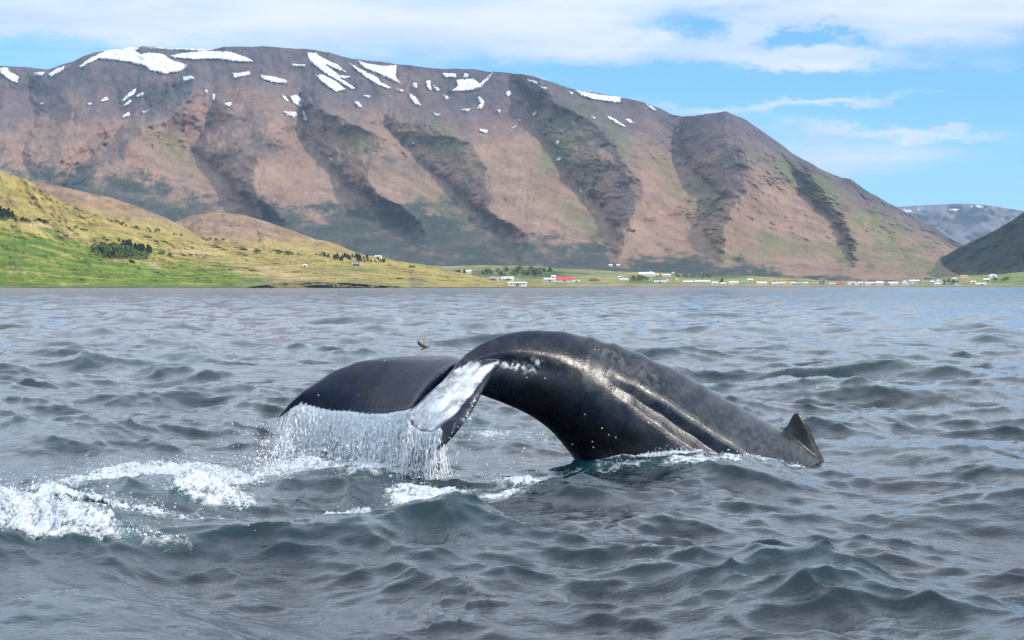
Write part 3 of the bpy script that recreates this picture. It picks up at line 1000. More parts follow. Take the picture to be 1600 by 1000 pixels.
def fluke(lead, trail, teeth, seed):
    n, mc = 170, 26
    L, T = resample(lead, n), resample(trail, n, 1)
    r = np.random.default_rng(seed)
    ph = np.cumsum(r.uniform(.5, 1.5, n)) * teeth
    saw = (ph % 1.0)
    u = np.linspace(0, 1, n)
    amp = 9 * sstep(u, .03, .12) * (1 - sstep(u, .80, .95))
    dirp = (T - L)[:, :2]
    dirp = dirp / (np.linalg.norm(dirp, axis=1)[:, None] + 1e-6)
    T2 = T.copy()
    T2[:, :2] += dirp * (amp * (saw - .5))[:, None]
    Lw, Tw = W(L[:, 0], L[:, 1], L[:, 2]), W(T[:, 0], T[:, 1], T[:, 2])
    Jw = W(T2[:, 0], T2[:, 1], T2[:, 2]) - Tw
    c = np.concatenate([np.linspace(0, 1, mc) ** 1.5, (np.linspace(1, 0, mc) ** 1.5)[1:-1]])
    sgn = np.r_[np.ones(mc), -np.ones(mc - 2)]
    chord = Tw - Lw
    span = np.gradient((Lw + Tw) / 2, axis=0)
    nrm = np.cross(span, chord)
    nrm /= np.linalg.norm(nrm, axis=1)[:, None] + 1e-9
    if nrm[n // 2, 1] > 0:
        nrm = -nrm
    hc = .105 * (1 - .72 * u)                       # half thickness along the span
    prof = (1.9 * np.sqrt(np.clip(c, 0, 1)) * (1 - c) ** .9)
    prof = np.maximum(prof * .95, .13 * (c > .02))
    off = hc[:, None] * prof[None, :] * sgn[None, :]
    arch = .07 * np.sin(np.pi * np.clip(c, 0, 1))[None, :] * (1 - .5 * u)[:, None]
    P = Lw[:, None, :] + chord[:, None, :] * c[None, :, None] + nrm[:, None, :] * (off + arch)[..., None] + Jw[:, None, :] * (c ** 7)[None, :, None]
    return closed_grid(P)


def back_fin():
    trail = [(1205, 684, 0), (1218, 675, 0), (1227, 667.5, 0), (1232.5, 660, 0), (1236, 652, 0), (1240, 646.5, 0), (1243, 645, 0)]
    lead = [(1300, 742, 0), (1286, 714, 0), (1275, 692, 0), (1268, 675, 0), (1261, 661, 0), (1254, 650.5, 0), (1246, 645, 0)]
    n = 30
    T, L = resample(trail, n, 1), resample(lead, n, 1)
    m = 16
    c = np.concatenate([np.linspace(0, 1, m), np.linspace(1, 0, m)[1:-1]])
    sg = np.r_[np.ones(m), -np.ones(m - 2)]
    w = np.linspace(.11, .025, n)
    P = np.zeros((n, len(c), 3))
    for i in range(n):
        px = L[i, 0] + (T[i, 0] - L[i, 0]) * c
        py = L[i, 1] + (T[i, 1] - L[i, 1]) * c
        p = W(px, py, 21.88 + 0 * px)
        p[:, 1] -= w[i] * sg * np.sin(np.pi * np.clip(c, .03, .97)) ** .6
        P[i] = p
    return closed_grid(P)


def skin_mat():
    m, N, b = new_mat('wet_whale_skin')
    at = N.node('ShaderNodeAttribute', attribute_name='skin')
    g = N.node('ShaderNodeNewGeometry')
    pos = g.outputs['Position']
    n = N.noise(pos, 5.0, 6.0, .65)
    f = N.noise(pos, 38.0, 4.0, .6)
    k = N.math('ADD', N.maprange(n, .3, .7, .65, 1.35), N.maprange(f, .3, .75, -.2, .25))
    N.l.new(N.mix(1.0, at.outputs['Color'], N.comb(k, k, k), 'MULTIPLY'), b.inputs['Base Color'])
    # a wet film that is patchy: slick where it still runs, duller where it has drained
    N.l.new(N.maprange(N.math('ADD', n, N.math('MULTIPLY', f, .4)), .42, .95, .15, .42), b.inputs['Roughness'])
    b.inputs['IOR'].default_value = 1.34
    bp = N.node('ShaderNodeBump')
    bp.inputs['Strength'].default_value = .45
    bp.inputs['Distance'].default_value = .012
    N.l.new(N.math('ADD', N.math('MULTIPLY', n, 1.1), N.math('MULTIPLY', f, .42)), bp.inputs['Height'])
    N.l.new(bp.outputs[0], b.inputs['Normal'])
    return m


def to_px(P):
    """where a point of the world stands in the photograph (to place colours on the animal)"""
    x, y, z = P[:, 0], P[:, 1], P[:, 2] - CAM_H
    yc = y * math.cos(TH) - z * math.sin(TH)
    zc = y * math.sin(TH) + z * math.cos(TH)
    return 800 + F * x / yc, 500 - F * zc / yc


MAT_SKIN = skin_mat()
pieces = [whale_body(), fluke(FAR_LEAD, FAR_TRAIL, .17, 3), fluke(NEAR_LEAD, NEAR_TRAIL, .13, 4), back_fin()]
vs, fs, o_ = [], [], 0
for v, f in pieces:
    vs.append(v)
    fs += [tuple(i + o_ for i in q) for q in f]
    o_ += len(v)
me0 = bpy.data.meshes.new('whale_raw')
me0.from_pydata(np.vstack(vs).tolist(), [], fs)
bm = bmesh.new()
bm.from_mesh(me0)
bmesh.ops.recalc_face_normals(bm, faces=bm.faces)
bm.to_mesh(me0)
bm.free()
tmp = bpy.data.objects.new('whale_raw', me0)
COL.objects.link(tmp)
rm = tmp.modifiers.new('remesh', 'REMESH')
rm.mode = 'VOXEL'
rm.voxel_size = .0135
sm = tmp.modifiers.new('smooth', 'SMOOTH')
sm.factor = .5
sm.iterations = 2
dg = bpy.context.evaluated_depsgraph_get()
me_w = bpy.data.meshes.new_from_object(tmp.evaluated_get(dg))
bpy.data.objects.remove(tmp)
me_w.name = 'whale'
nv = len(me_w.vertices)
co = np.zeros(nv * 3, np.float32)
me_w.vertices.foreach_get('co', co)
co = co.reshape(-1, 3).astype(float)
nr = np.zeros(nv * 3, np.float32)
me_w.vertices.foreach_get('normal', nr)
nr = nr.reshape(-1, 3)
me_w.polygons.foreach_set('use_smooth', np.ones(len(me_w.polygons), bool))
wx, wy = to_px(co)
near_f = np.interp(wx + .0 * wy, [637, 690, 775], [19.75, 19.75, 19.95])
NZ = [field(512, 512, 2.6, 201, lo=6), field(512, 512, 2.2, 202, ay=4, lo=8), field(512, 512, 2.4, 203, lo=20)]


def nz(i, x, y, k=1.0):
    f = NZ[i]
    return f[(y * k).astype(int) % 512, (x * k).astype(int) % 512]


skin = np.zeros((nv, 3)) + np.array((.0040, .0085, .0230))
skin = blend(skin, (.004, .010, .032), (wx < 705) * (co[:, 1] > 19.6) * .8)  # blue sky sheen painted into the far fluke's colour
n0, n2_ = nz(0, wx, wy, 1.2), nz(2, wx, wy, 1.5)
skin = blend(skin, (.016, .019, .024), sstep(n0, .0, 1.6) * .7)
# grey patches on the back and flank
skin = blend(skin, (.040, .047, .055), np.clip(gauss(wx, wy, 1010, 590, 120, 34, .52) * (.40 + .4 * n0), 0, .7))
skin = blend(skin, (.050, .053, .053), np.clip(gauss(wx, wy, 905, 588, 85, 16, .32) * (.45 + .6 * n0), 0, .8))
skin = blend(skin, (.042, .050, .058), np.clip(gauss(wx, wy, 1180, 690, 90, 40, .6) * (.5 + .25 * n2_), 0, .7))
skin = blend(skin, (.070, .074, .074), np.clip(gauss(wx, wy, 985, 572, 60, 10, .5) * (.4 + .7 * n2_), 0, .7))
skin = blend(skin, (.034, .040, .030), np.clip(gauss(wx, wy, 1255, 700, 40, 16, .8) * (.6 + .6 * n2_), 0, .8))
skin = blend(skin, (.005, .006, .006), np.clip(gauss(wx, wy, 1258, 672, 14, 26, -.3) * 1.2, 0, .9))
skin = blend(skin, (.004, .005, .006), np.clip(gauss(wx, wy, 850, 640, 70, 60, .5) + gauss(wx, wy, 960, 690, 90, 30, .1), 0, .85))  # shaded underside and low flank painted darker
# sky sheen and running water painted white on the fluke that hangs towards the viewer
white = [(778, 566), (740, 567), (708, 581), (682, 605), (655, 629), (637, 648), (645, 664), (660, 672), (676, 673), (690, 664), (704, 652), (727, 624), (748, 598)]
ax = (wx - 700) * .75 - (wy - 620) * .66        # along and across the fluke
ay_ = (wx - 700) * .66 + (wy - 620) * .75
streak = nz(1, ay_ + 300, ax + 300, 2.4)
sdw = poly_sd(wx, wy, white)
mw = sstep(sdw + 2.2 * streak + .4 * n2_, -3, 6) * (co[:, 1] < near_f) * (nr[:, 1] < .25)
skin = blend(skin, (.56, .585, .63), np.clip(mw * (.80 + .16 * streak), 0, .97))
# scars and pale edge along the leading edge, white flecks where the fluke joins the tail stock
for x, y, sx, sy, rot, w in [(800, 571, 24, 5, .15, 1.1), (838, 566, 8, 6, 0, 1.0), (712, 582, 16, 4, -.7, .8), (741, 626, 3, 8, .5, .8), (728, 652, 4, 10, .6, .6), (828, 580, 8, 5, 0, .6)]:
    skin = blend(skin, (.55, .56, .55), np.clip(gauss(wx, wy, x, y, sx, sy, rot) * w * sstep(n2_, -.3, .7), 0, .9) * (nr[:, 1] < .2))
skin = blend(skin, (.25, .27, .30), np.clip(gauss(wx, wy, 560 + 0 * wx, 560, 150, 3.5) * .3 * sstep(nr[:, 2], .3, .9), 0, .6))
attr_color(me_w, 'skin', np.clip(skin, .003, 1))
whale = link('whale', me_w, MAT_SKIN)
me_w.materials.clear()
me_w.materials.append(MAT_SKIN)
tag(whale, 'black humpback whale arching into a dive, tail flukes lifted and streaming water', 'whale')

# barnacles: little crusted cones on the skin
bar_mat = plain('barnacle_shell', (.50, .49, .44), .6, 40, .25)
bb = bmesh.new()
bmesh.ops.create_cone(bb, cap_ends=True, segments=9, radius1=1, radius2=.42, depth=.9)
for v_ in bb.verts:
    v_.co *= random.uniform(.85, 1.15)
bar_me = bpy.data.meshes.new('barnacle')
bb.to_mesh(bar_me)
bb.free()
bar_me.materials.append(bar_mat)
from mathutils.kdtree import KDTree
front = np.where((nr[:, 1] < -.1))[0]
for (x, y, r) in [(913, 648, 1.3), (940, 669, 1.6), (951, 680, 1.3), (962, 684, 1.5), (1014, 661, 1.8), (925, 690, 1.5), (894, 694, 2.0), (927, 699, 1.6), (852, 592, 1.6), (930, 546, 1.5), (936, 547, 1.3), (829, 579, 1.8), (823, 590, 1.5),
                  (741, 626, 2.6), (738, 634, 2.0), (731, 645, 1.8), (725, 655, 1.7), (716, 668, 1.6), (703, 684, 1.5), (736, 629, 1.6), (497, 618, 1.5), (601, 563, 1.3), (560, 618, 1.1)]:
    k = front[np.argmin((wx[front] - x) ** 2 + (wy[front] - y) ** 2 + 30 * (co[front, 1] - 19))]
    o = link('barnacle', bar_me, None, whale)
    s_ = r / 2740 * co[k, 1] * 1.15
    o.location = co[k]
    o.rotation_euler = Vector(nr[k].tolist()).to_track_quat('Z', 'Y').to_euler()
    o.scale = (s_, s_, s_ * .8)


# ------------------------------------------------------------------ water falling from the flukes, foam and spray
def froth_mat(name, col, trans):
    m, N, b = new_mat(name)
    b.inputs['Base Color'].default_value = (*col, 1)
    b.inputs['Roughness'].default_value = .35
    b.inputs['IOR'].default_value = 1.33
    tr = N.node('ShaderNodeBsdfTranslucent')
    tr.inputs[0].default_value = (*col, 1)
    mx = N.node('ShaderNodeMixShader')
    mx.inputs[0].default_value = trans
    N.l.new(b.outputs[0], mx.inputs[1])
    N.l.new(tr.outputs[0], mx.inputs[2])
    N.l.new(mx.outputs[0], N.n['Material Output'].inputs['Surface'])
    return m


MAT_FOAM = froth_mat('white_froth', (.64, .69, .74), .2)
MAT_DROP = froth_mat('falling_water', (.96, .97, .98), .35)


def blob_mesh(name, sub, jag, seed, mat):
    b = bmesh.new()
    bmesh.ops.create_icosphere(b, subdivisions=sub, radius=1)
    r = random.Random(seed)
    for v in b.verts:
        v.co *= 1 + r.uniform(-jag, jag)
    me = bpy.data.meshes.new(name)
    b.to_mesh(me)
    b.free()
    me.polygons.foreach_set('use_smooth', np.ones(len(me.polygons), bool))
    me.materials.append(mat)
    return me


def scatter(name, P, scale, shape_me, mat):
    """uncountable drops: points that carry one small mesh each"""
    me = bpy.data.meshes.new(name)
    me.vertices.add(len(P))
    me.vertices.foreach_set('co', np.asarray(P, np.float32).ravel())
    a = me.attributes.new('size', 'FLOAT_VECTOR', 'POINT')
    a.data.foreach_set('vector', np.asarray(scale, np.float32).ravel())
    a = me.attributes.new('turn', 'FLOAT_VECTOR', 'POINT')
    t = np.zeros((len(P), 3), np.float32)
    t[:, 2] = rng.uniform(0, 6.28, len(P))
    t[:, :2] = rng.normal(0, .07, (len(P), 2))
    a.data.foreach_set('vector', t.ravel())
    o = link(name, me)
    shp = bpy.data.objects.new(name + '_shape', shape_me)      # only the source of the shape; not part of the scene
    gt = bpy.data.node_groups.new(name, 'GeometryNodeTree')
    gt.interface.new_socket('Geometry', in_out='INPUT', socket_type='NodeSocketGeometry')
    gt.interface.new_socket('Geometry', in_out='OUTPUT', socket_type='NodeSocketGeometry')
    gi, go = gt.nodes.new('NodeGroupInput'), gt.nodes.new('NodeGroupOutput')
    oi = gt.nodes.new('GeometryNodeObjectInfo')
    oi.inputs['Object'].default_value = shp
    ip = gt.nodes.new('GeometryNodeInstanceOnPoints')
    at = gt.nodes.new('GeometryNodeInputNamedAttribute')
    at.data_type = 'FLOAT_VECTOR'
    at.inputs['Name'].default_value = 'size'
    tu = gt.nodes.new('GeometryNodeInputNamedAttribute')
    tu.data_type = 'FLOAT_VECTOR'
    tu.inputs['Name'].default_value = 'turn'
    gt.links.new(gi.outputs[0], ip.inputs['Points'])
    gt.links.new(oi.outputs['Geometry'], ip.inputs['Instance'])
    gt.links.new(at.outputs['Attribute'], ip.inputs['Scale'])
    gt.links.new(tu.outputs['Attribute'], ip.inputs['Rotation'])
    gt.links.new(ip.outputs[0], go.inputs[0])
    md = o.modifiers.new('drops', 'NODES')
    md.node_group = gt
    tag(o, kind='stuff')
    return o


def falling_water():
    Ft = resample(FAR_TRAIL, 400, 1)
    Nt = resample(NEAR_TRAIL, 240, 1)
    keep = Ft[(Ft[:, 0] > 452) & (Ft[:, 0] < 642)]
    src = [(keep[i], 1.0) for i in np.clip((len(keep) * rng.choice(np.linspace(0, 1, 46), 330) + rng.normal(0, 1.6, 330)).astype(int), 0, len(keep) - 1)]
    nn = Nt[(Nt[:, 1] < 690)]
    src += [(nn[i], 1.5) for i in rng.integers(0, len(nn), 190)]
    P, Sc = [], []
    sheet = field(8, 512, 1.0, 305, lo=8)[0]
    for p, wgt in src:
        q = W(*p)
        dens = np.clip(.75 + .55 * sheet[int(p[0] * 2.2) % 512], .15, 1.5) * wgt
        vx, vy = rng.normal(-.08, .20), rng.normal(-.10, .16)
        if p[0] < 500:
            vx -= .25 * (500 - p[0]) / 60
        T = math.sqrt(max(.05, 2 * (q[2] + .18) / 9.81))
        n = int(7 * dens) + 1
        t = T * np.sqrt(rng.uniform(0, 1, n)) ** 1.15
        wob = rng.normal(0, .012, (n, 2)) * (.5 + 3.0 * t[:, None] / T)
        x = q[0] + vx * t + wob[:, 0]
        y = q[1] + vy * t + wob[:, 1]
        z = q[2] - .5 * 9.81 * t * t - .01
        ln = rng.uniform(.008, .034, n) * (.6 + 1.2 * t / T)
        w = rng.uniform(.0025, .0085, n) * np.where(rng.uniform(size=n) < .12, 1.9, 1)
        long_ = rng.uniform(size=n) < .30               # unbroken strings among the drops
        ln = np.where(long_, rng.uniform(.05, .13, n), ln)
        w = np.where(long_, rng.uniform(.002, .0055, n), w)
        z = np.minimum(z, q[2] - ln * 1.02)
        P.append(np.stack([x, y, z], 1))
        Sc.append(np.stack([w, w, ln], 1))
    # the burst of spray where it lands, and stray drops
    for px, py, sx, sy, n in [(480, 735, 45, 12, 900), (570, 742, 55, 10, 900), (660, 768, 28, 14, 1800), (600, 756, 50, 8, 2200), (670, 778, 22, 6, 1500), (430, 715, 22, 22, 350), (690, 770, 8, 14, 250), (560, 715, 100, 24, 600), (520, 742, 70, 7, 2200), (665, 772, 24, 7, 1200), (415, 700, 22, 26, 120)]:
        a = rng.normal(px, sx, n)
        b = rng.normal(py, sy, n)
        Y = np.interp(a, [430, 560, 640, 700], [20.4, 19.9, 19.3, 18.9]) + rng.normal(0, .15, n)
        P.append(W(a, b, Y))
        w = rng.lognormal(-5.45, .42, n)
        Sc.append(np.stack([w, w, w * rng.uniform(1, 1.8, n)], 1))
    return np.vstack(P), np.vstack(Sc)


p_, s_ = falling_water()
scatter('falling_drops', p_, s_, blob_mesh('water_drop', 1, .12, 1, MAT_DROP), MAT_DROP)


def film_mat():
    m, N, b = new_mat('water_film')
    uv = N.node('ShaderNodeAttribute', attribute_name='fall').outputs['Vector']
    a = N.noise(N.mapping(uv, (1, .13, 1)), 6.0, 6.0, .66)
    c = N.noise(N.mapping(uv, (1, .55, 1)), 26.0, 5.0, .7, .4)
    x, y, z = N.xyz(uv)
    k = N.math('ADD', N.math('ADD', N.math('MULTIPLY', N.math('SUBTRACT', a, .5), 4.2), N.math('MULTIPLY', N.math('SUBTRACT', c, .5), 2.0)), N.math('MULTIPLY', N.math('SUBTRACT', z, .5), 1.4))
    al = N.maprange(N.math('SUBTRACT', k, N.math('MULTIPLY', y, .20)), -1.0, .25)
    b.inputs['Base Color'].default_value = (.90, .93, .96, 1)
    b.inputs['Roughness'].default_value = .3
    tr = N.node('ShaderNodeBsdfTranslucent')
    tr.inputs[0].default_value = (.92, .95, .98, 1)
    tp = N.node('ShaderNodeBsdfTransparent')
    m1, m2 = N.node('ShaderNodeMixShader'), N.node('ShaderNodeMixShader')
    m1.inputs[0].default_value = .5
    N.l.new(b.outputs[0], m1.inputs[1])
    N.l.new(tr.outputs[0], m1.inputs[2])
    N.l.new(al, m2.inputs[0])
    N.l.new(tp.outputs[0], m2.inputs[1])
    N.l.new(m1.outputs[0], m2.inputs[2])
    N.l.new(m2.outputs[0], N.n['Material Output'].inputs['Surface'])
    bp = N.node('ShaderNodeBump')
    bp.inputs['Strength'].default_value = .8
    bp.inputs['Distance'].default_value = .02
    N.l.new(N.math('ADD', a, c), bp.inputs['Height'])
    N.l.new(bp.outputs[0], b.inputs['Normal'])
    return m


def water_film(trail, keep, seed, thick_l, thick_r):
    """the torn sheet that pours off a fluke edge, folded so that it has depth"""
    T = resample(trail, 260, 1)
    T = T[keep(T)]
    n, mrow = len(T), 40
    r = field(mrow, 512, 1.8, seed, ay=.25, lo=8)[:, :n]
    r2 = field(mrow, 512, 1.6, seed + 1, ay=.3, lo=14)[:, :n]
    q = W(T[:, 0], T[:, 1], T[:, 2])
    f = np.linspace(0, 1, mrow)[:, None]
    drop = (q[:, 2] + .15)[None, :] * f + 0
    t = np.sqrt(2 * np.maximum(drop, 0) / 9.81)
    P = np.zeros((mrow, n, 3))
    left = np.clip((500 - T[:, 0]) / 60, 0, 1)[None, :]
    P[..., 0] = q[None, :, 0] - (.10 + .30 * left) * t + .030 * r * f
    P[..., 1] = q[None, :, 1] - .10 * t + .055 * r2 * np.sqrt(f)
    P[..., 2] = q[None, :, 2] + .012 - drop
    me = new_mesh('falling_water', P.reshape(-1, 3), grid_faces(mrow, n))
    a = me.attributes.new('fall', 'FLOAT_VECTOR', 'POINT')
    vec = np.zeros((mrow, n, 3), np.float32)
    vec[..., 0] = q[None, :, 0] + seed
    vec[..., 1] = drop
    vec[..., 2] = np.linspace(thick_l, thick_r, n)[None, :]
    a.data.foreach_set('vector', vec.ravel())
    o = link('falling_water', me, MAT_FILM)
    tag(o, kind='stuff')


MAT_FILM = film_mat()
water_film(FAR_TRAIL, lambda T: (T[:, 0] > 456) & (T[:, 0] < 644), 5, .75, .45)
water_film(FAR_TRAIL, lambda T: (T[:, 0] > 462) & (T[:, 0] < 640), 9, .60, .40)
water_film(NEAR_TRAIL, lambda T: (T[:, 1] < 688), 13, .45, .85)
water_film(NEAR_TRAIL, lambda T: (T[:, 1] < 680), 17, .35, .80)


def billow(x, y, L, i):
    f = NB[i]
    n = f.shape[0]
    a, b = (x / L * n) % n, (y / L * n) % n
    i0, j0 = a.astype(int), b.astype(int)
    u, v = a - i0, b - j0
    i1, j1 = (i0 + 1) % n, (j0 + 1) % n
    i0, j0 = i0 % n, j0 % n
    return (f[j0, i0] * (1 - u) + f[j0, i1] * u) * (1 - v) + (f[j1, i0] * (1 - u) + f[j1, i1] * u) * v


NB = [field(256, 256, 3.0, 401, lo=10), field(256, 256, 3.0, 402, lo=10)]


def foam_relief(x, y):
    """height of the froth above the water: rounded lumps of three sizes; negative where there is none"""
    f = foam_at(x, y)
    warp = .05 * billow(x, y, 2.3, 0)
    puff = lambda v: 1 - np.exp(-1.6 * np.abs(v))
    a, b, c = puff(billow(x + warp, y, 4.2, 0)), puff(billow(x, y + warp, 1.7, 1)), puff(billow(x, y, .7, 0))
    broad = np.clip(billow(x, y * .8, 7.0, 1), -1.6, 1.6)
    big = np.exp(-((x + 4.0) / 2.4) ** 2 - ((y - 17) / 4.5) ** 2)
    cover = f * (1 + .22 * broad + .35 * (a - .6) + .35 * (b - .6) + .25 * (c - .6)) - .48
    hgt = (.030 + .075 * big) * a + (.020 + .022 * big) * b + (.009 + .007 * big) * c
    return cover, hgt * sstep(cover, -.12, .40) + .012 * sstep(cover, -.10, .10) - .002


def lace_mat():
    m, N, b = new_mat('torn_froth')
    g = N.node('ShaderNodeNewGeometry')
    co_ = N.node('ShaderNodeAttribute', attribute_name='cover').outputs['Fac']
    q = N.mapping(g.outputs['Position'], (1.0, .6, 1.0))
    n = N.noise(q, 9.0, 8.0, .72, 1.2)
    f = N.noise(q, 34.0, 5.0, .7, .5)
    k = N.math('ADD', N.math('ADD', N.math('MULTIPLY', co_, 1.5), N.math('MULTIPLY', N.math('SUBTRACT', n, .5), 2.2)), N.math('MULTIPLY', N.math('SUBTRACT', f, .5), 1.0))
    al = N.maprange(k, -.02, .42)
    N.l.new(N.mix(N.maprange(f, .3, .7), (.46, .53, .60), (.70, .74, .78)), b.inputs['Base Color'])
    b.inputs['Roughness'].default_value = .5
    N.l.new(al, b.inputs['Alpha'])
    bp = N.node('ShaderNodeBump')
    bp.inputs['Strength'].default_value = .9
    bp.inputs['Distance'].default_value = .03
    N.l.new(N.math('ADD', n, N.math('MULTIPLY', f, .5)), bp.inputs['Height'])
    N.l.new(bp.outputs[0], b.inputs['Normal'])
    return m


def foam_sheet():
    xs, ys = np.arange(-6.6, 4.6, .02), np.arange(12.6, 23.2, .026)
    X, Yg = np.meshgrid(xs, ys)
    h, dx, dy = sea_at(X, Yg, .08)
    cover, rel = foam_relief(X, Yg)
    rel = np.maximum(rel, -.012) * .62
    P = np.stack([X + .99 * dx, Yg + .99 * dy, h + rel], -1)
    m = cover > -.16
    keep = m[:-1, :-1] & m[1:, :-1] & m[:-1, 1:] & m[1:, 1:]
    f = grid_faces(*X.shape).reshape(X.shape[0] - 1, X.shape[1] - 1, 4)[keep]
    u, inv = np.unique(f.ravel(), return_inverse=True)
    me = new_mesh('sea_foam', P.reshape(-1, 3)[u], inv.reshape(-1, 4))
    attr_float(me, 'cover', cover.ravel()[u])
    o = link('sea_foam', me, FOAM_SHEET_MAT)
    tag(o, kind='stuff')


FOAM_SHEET_MAT = lace_mat()
foam_sheet()


def foam_points():
    P, Sc = [], []
    for (pc, a, b, w) in FOAM_P:
        if w < .55:
            continue
        n = int(a * b * w * w * (7000 if pc[1] < 19.5 and pc[0] < -2 else 5000))
        x = pc[0] + rng.normal(0, a * .55, n)
        y = pc[1] + rng.normal(0, b * .55, n)
        P.append(np.stack([x, y], 1))
    P = np.vstack(P)
    f = foam_at(P[:, 0], P[:, 1])
    lump = NZ[0][(P[:, 1] * 90).astype(int) % 512, (P[:, 0] * 90).astype(int) % 512]
    fine = NZ[2][(P[:, 1] * 60).astype(int) % 512, (P[:, 0] * 60).astype(int) % 512]
    ok = f + .30 * lump + .15 * fine > .62
    P, f, lump = P[ok], f[ok], lump[ok]
    h, dx, dy = sea_at(P[:, 0], P[:, 1], .08)
    cover, rel = foam_relief(P[:, 0], P[:, 1])
    big = np.exp(-((P[:, 0] + 4.0) / 2.2) ** 2 - ((P[:, 1] - 17) / 4) ** 2)
    thrown = rng.uniform(size=len(P)) < .22
    up = np.maximum(rel, 0) * .62 + np.where(thrown, np.abs(rng.normal(0, 1, len(P))) * (.03 + .07 * big), 0)
    r = np.clip(rng.lognormal(-5.3, .40, len(P)), .0025, .016) * np.where(thrown, .75, 1)
    X = np.stack([P[:, 0] + .99 * dx, P[:, 1] + .99 * dy, h + up], 1)
    return X, np.stack([r * 1.2, r * 1.2, r * .9], 1)


p_, s_ = foam_points()
scatter('foam_spray', p_, s_, blob_mesh('froth_lump', 1, .16, 2, MAT_FOAM), MAT_FOAM)

# ------------------------------------------------------------------ seabird low over the water behind the fluke
def seabird():
    root = empty('seabird', W(666, 543, 40.0).tolist(), 0)
    tag(root, 'grey brown seabird with raised wings flying low over the water behind the fluke', 'bird')
    feather = plain('brown_feathers', (.30, .25, .24), .8, 30, .3)
    pale = plain('pale_feathers', (.42, .38, .36), .8, 30, .2)
    # body: spindle along +X
    n, m = 14, 12
    t = np.linspace(0, 1, n)
    x = -.19 + .40 * t
    r = .052 * np.sin(np.pi * np.clip(t, .02, .98)) ** .75 * (1 - .25 * t) + .014 * np.exp(-((t - .87) / .07) ** 2)
    zc = .025 * t
    th = np.linspace(0, 2 * np.pi, m, endpoint=False)
    P = np.stack([np.repeat(x[:, None], m, 1), r[:, None] * np.cos(th)[None], zc[:, None] + r[:, None] * np.sin(th)[None]], -1)
    v, f = closed_grid(P)
    me = bpy.data.meshes.new('body')
    me.from_pydata(v.tolist(), [], f)
    link('body', me, feather, root)
    bk = bpy.data.meshes.new('beak')
    bk.from_pydata([(.20, .010, .03), (.20, -.010, .03), (.20, 0, .014), (.245, 0, .020)], [], [(0, 1, 3), (1, 2, 3), (2, 0, 3), (0, 2, 1)])
    link('beak', bk, pale, root)
    tl = bpy.data.meshes.new('tail')
    tl.from_pydata([(-.16, .03, .01), (-.16, -.03, .01), (-.29, -.065, .0), (-.29, .065, .0), (-.16, .03, -.005), (-.16, -.03, -.005), (-.29, -.065, -.006), (-.29, .065, -.006)], [],
                   [(0, 1, 2, 3), (7, 6, 5, 4), (0, 3, 7, 4), (1, 5, 6, 2), (2, 6, 7, 3), (0, 4, 5, 1)])
    link('tail', tl, feather, root)
    for sgn in (1, -1):
        pts = [(.09, .03, .03, .15), (.11, .17, .14, .15), (.09, .31, .26, .12), (.02, .43, .33, .08), (-.08, .53, .36, .02)]   # leading x, y, z, chord
        V, Fc = [], []
        for (lx, wy_, wz, ch) in pts:
            for k, tz in ((0, .006), (.5, .012), (1, .003)):
                V.append((lx - ch * k, sgn * wy_, wz + tz))
            for k in (1, .5, 0):
                V.append((lx - ch * k, sgn * wy_, wz - .004))
        for i in range(len(pts) - 1):
            for j in range(6):
                Fc.append((i * 6 + j, i * 6 + (j + 1) % 6, (i + 1) * 6 + (j + 1) % 6, (i + 1) * 6 + j))
        Fc += [tuple(range(6)), tuple(range((len(pts) - 1) * 6, len(pts) * 6))]
        w = bpy.data.meshes.new('wing')
        w.from_pydata(V, [], Fc)
        b = bmesh.new()
        b.from_mesh(w)
        bmesh.ops.recalc_face_normals(b, faces=b.faces)
        b.to_mesh(w)
        b.free()
        link('wing', w, feather if sgn < 0 else pale, root)
    root.rotation_euler = (math.radians(-12), math.radians(28), math.radians(160))
    root.scale = (.66, .66, .66)


seabird()

# ------------------------------------------------------------------ houses
def box(b, x0, x1, y0, y1, z0, z1):
    vs_ = [b.verts.new(p) for p in [(x0, y0, z0), (x1, y0, z0), (x1, y1, z0), (x0, y1, z0), (x0, y0, z1), (x1, y0, z1), (x1, y1, z1), (x0, y1, z1)]]
    for q in [(3, 2, 1, 0), (4, 5, 6, 7), (0, 1, 5, 4), (1, 2, 6, 5), (2, 3, 7, 6), (3, 0, 4, 7)]:
        b.faces.new([vs_[i] for i in q])


def mesh_of(name, fn):
    b = bmesh.new()
    fn(b)
    bmesh.ops.recalc_face_normals(b, faces=b.faces)
    me = bpy.data.meshes.new(name)
    b.to_mesh(me)
    b.free()
    return me


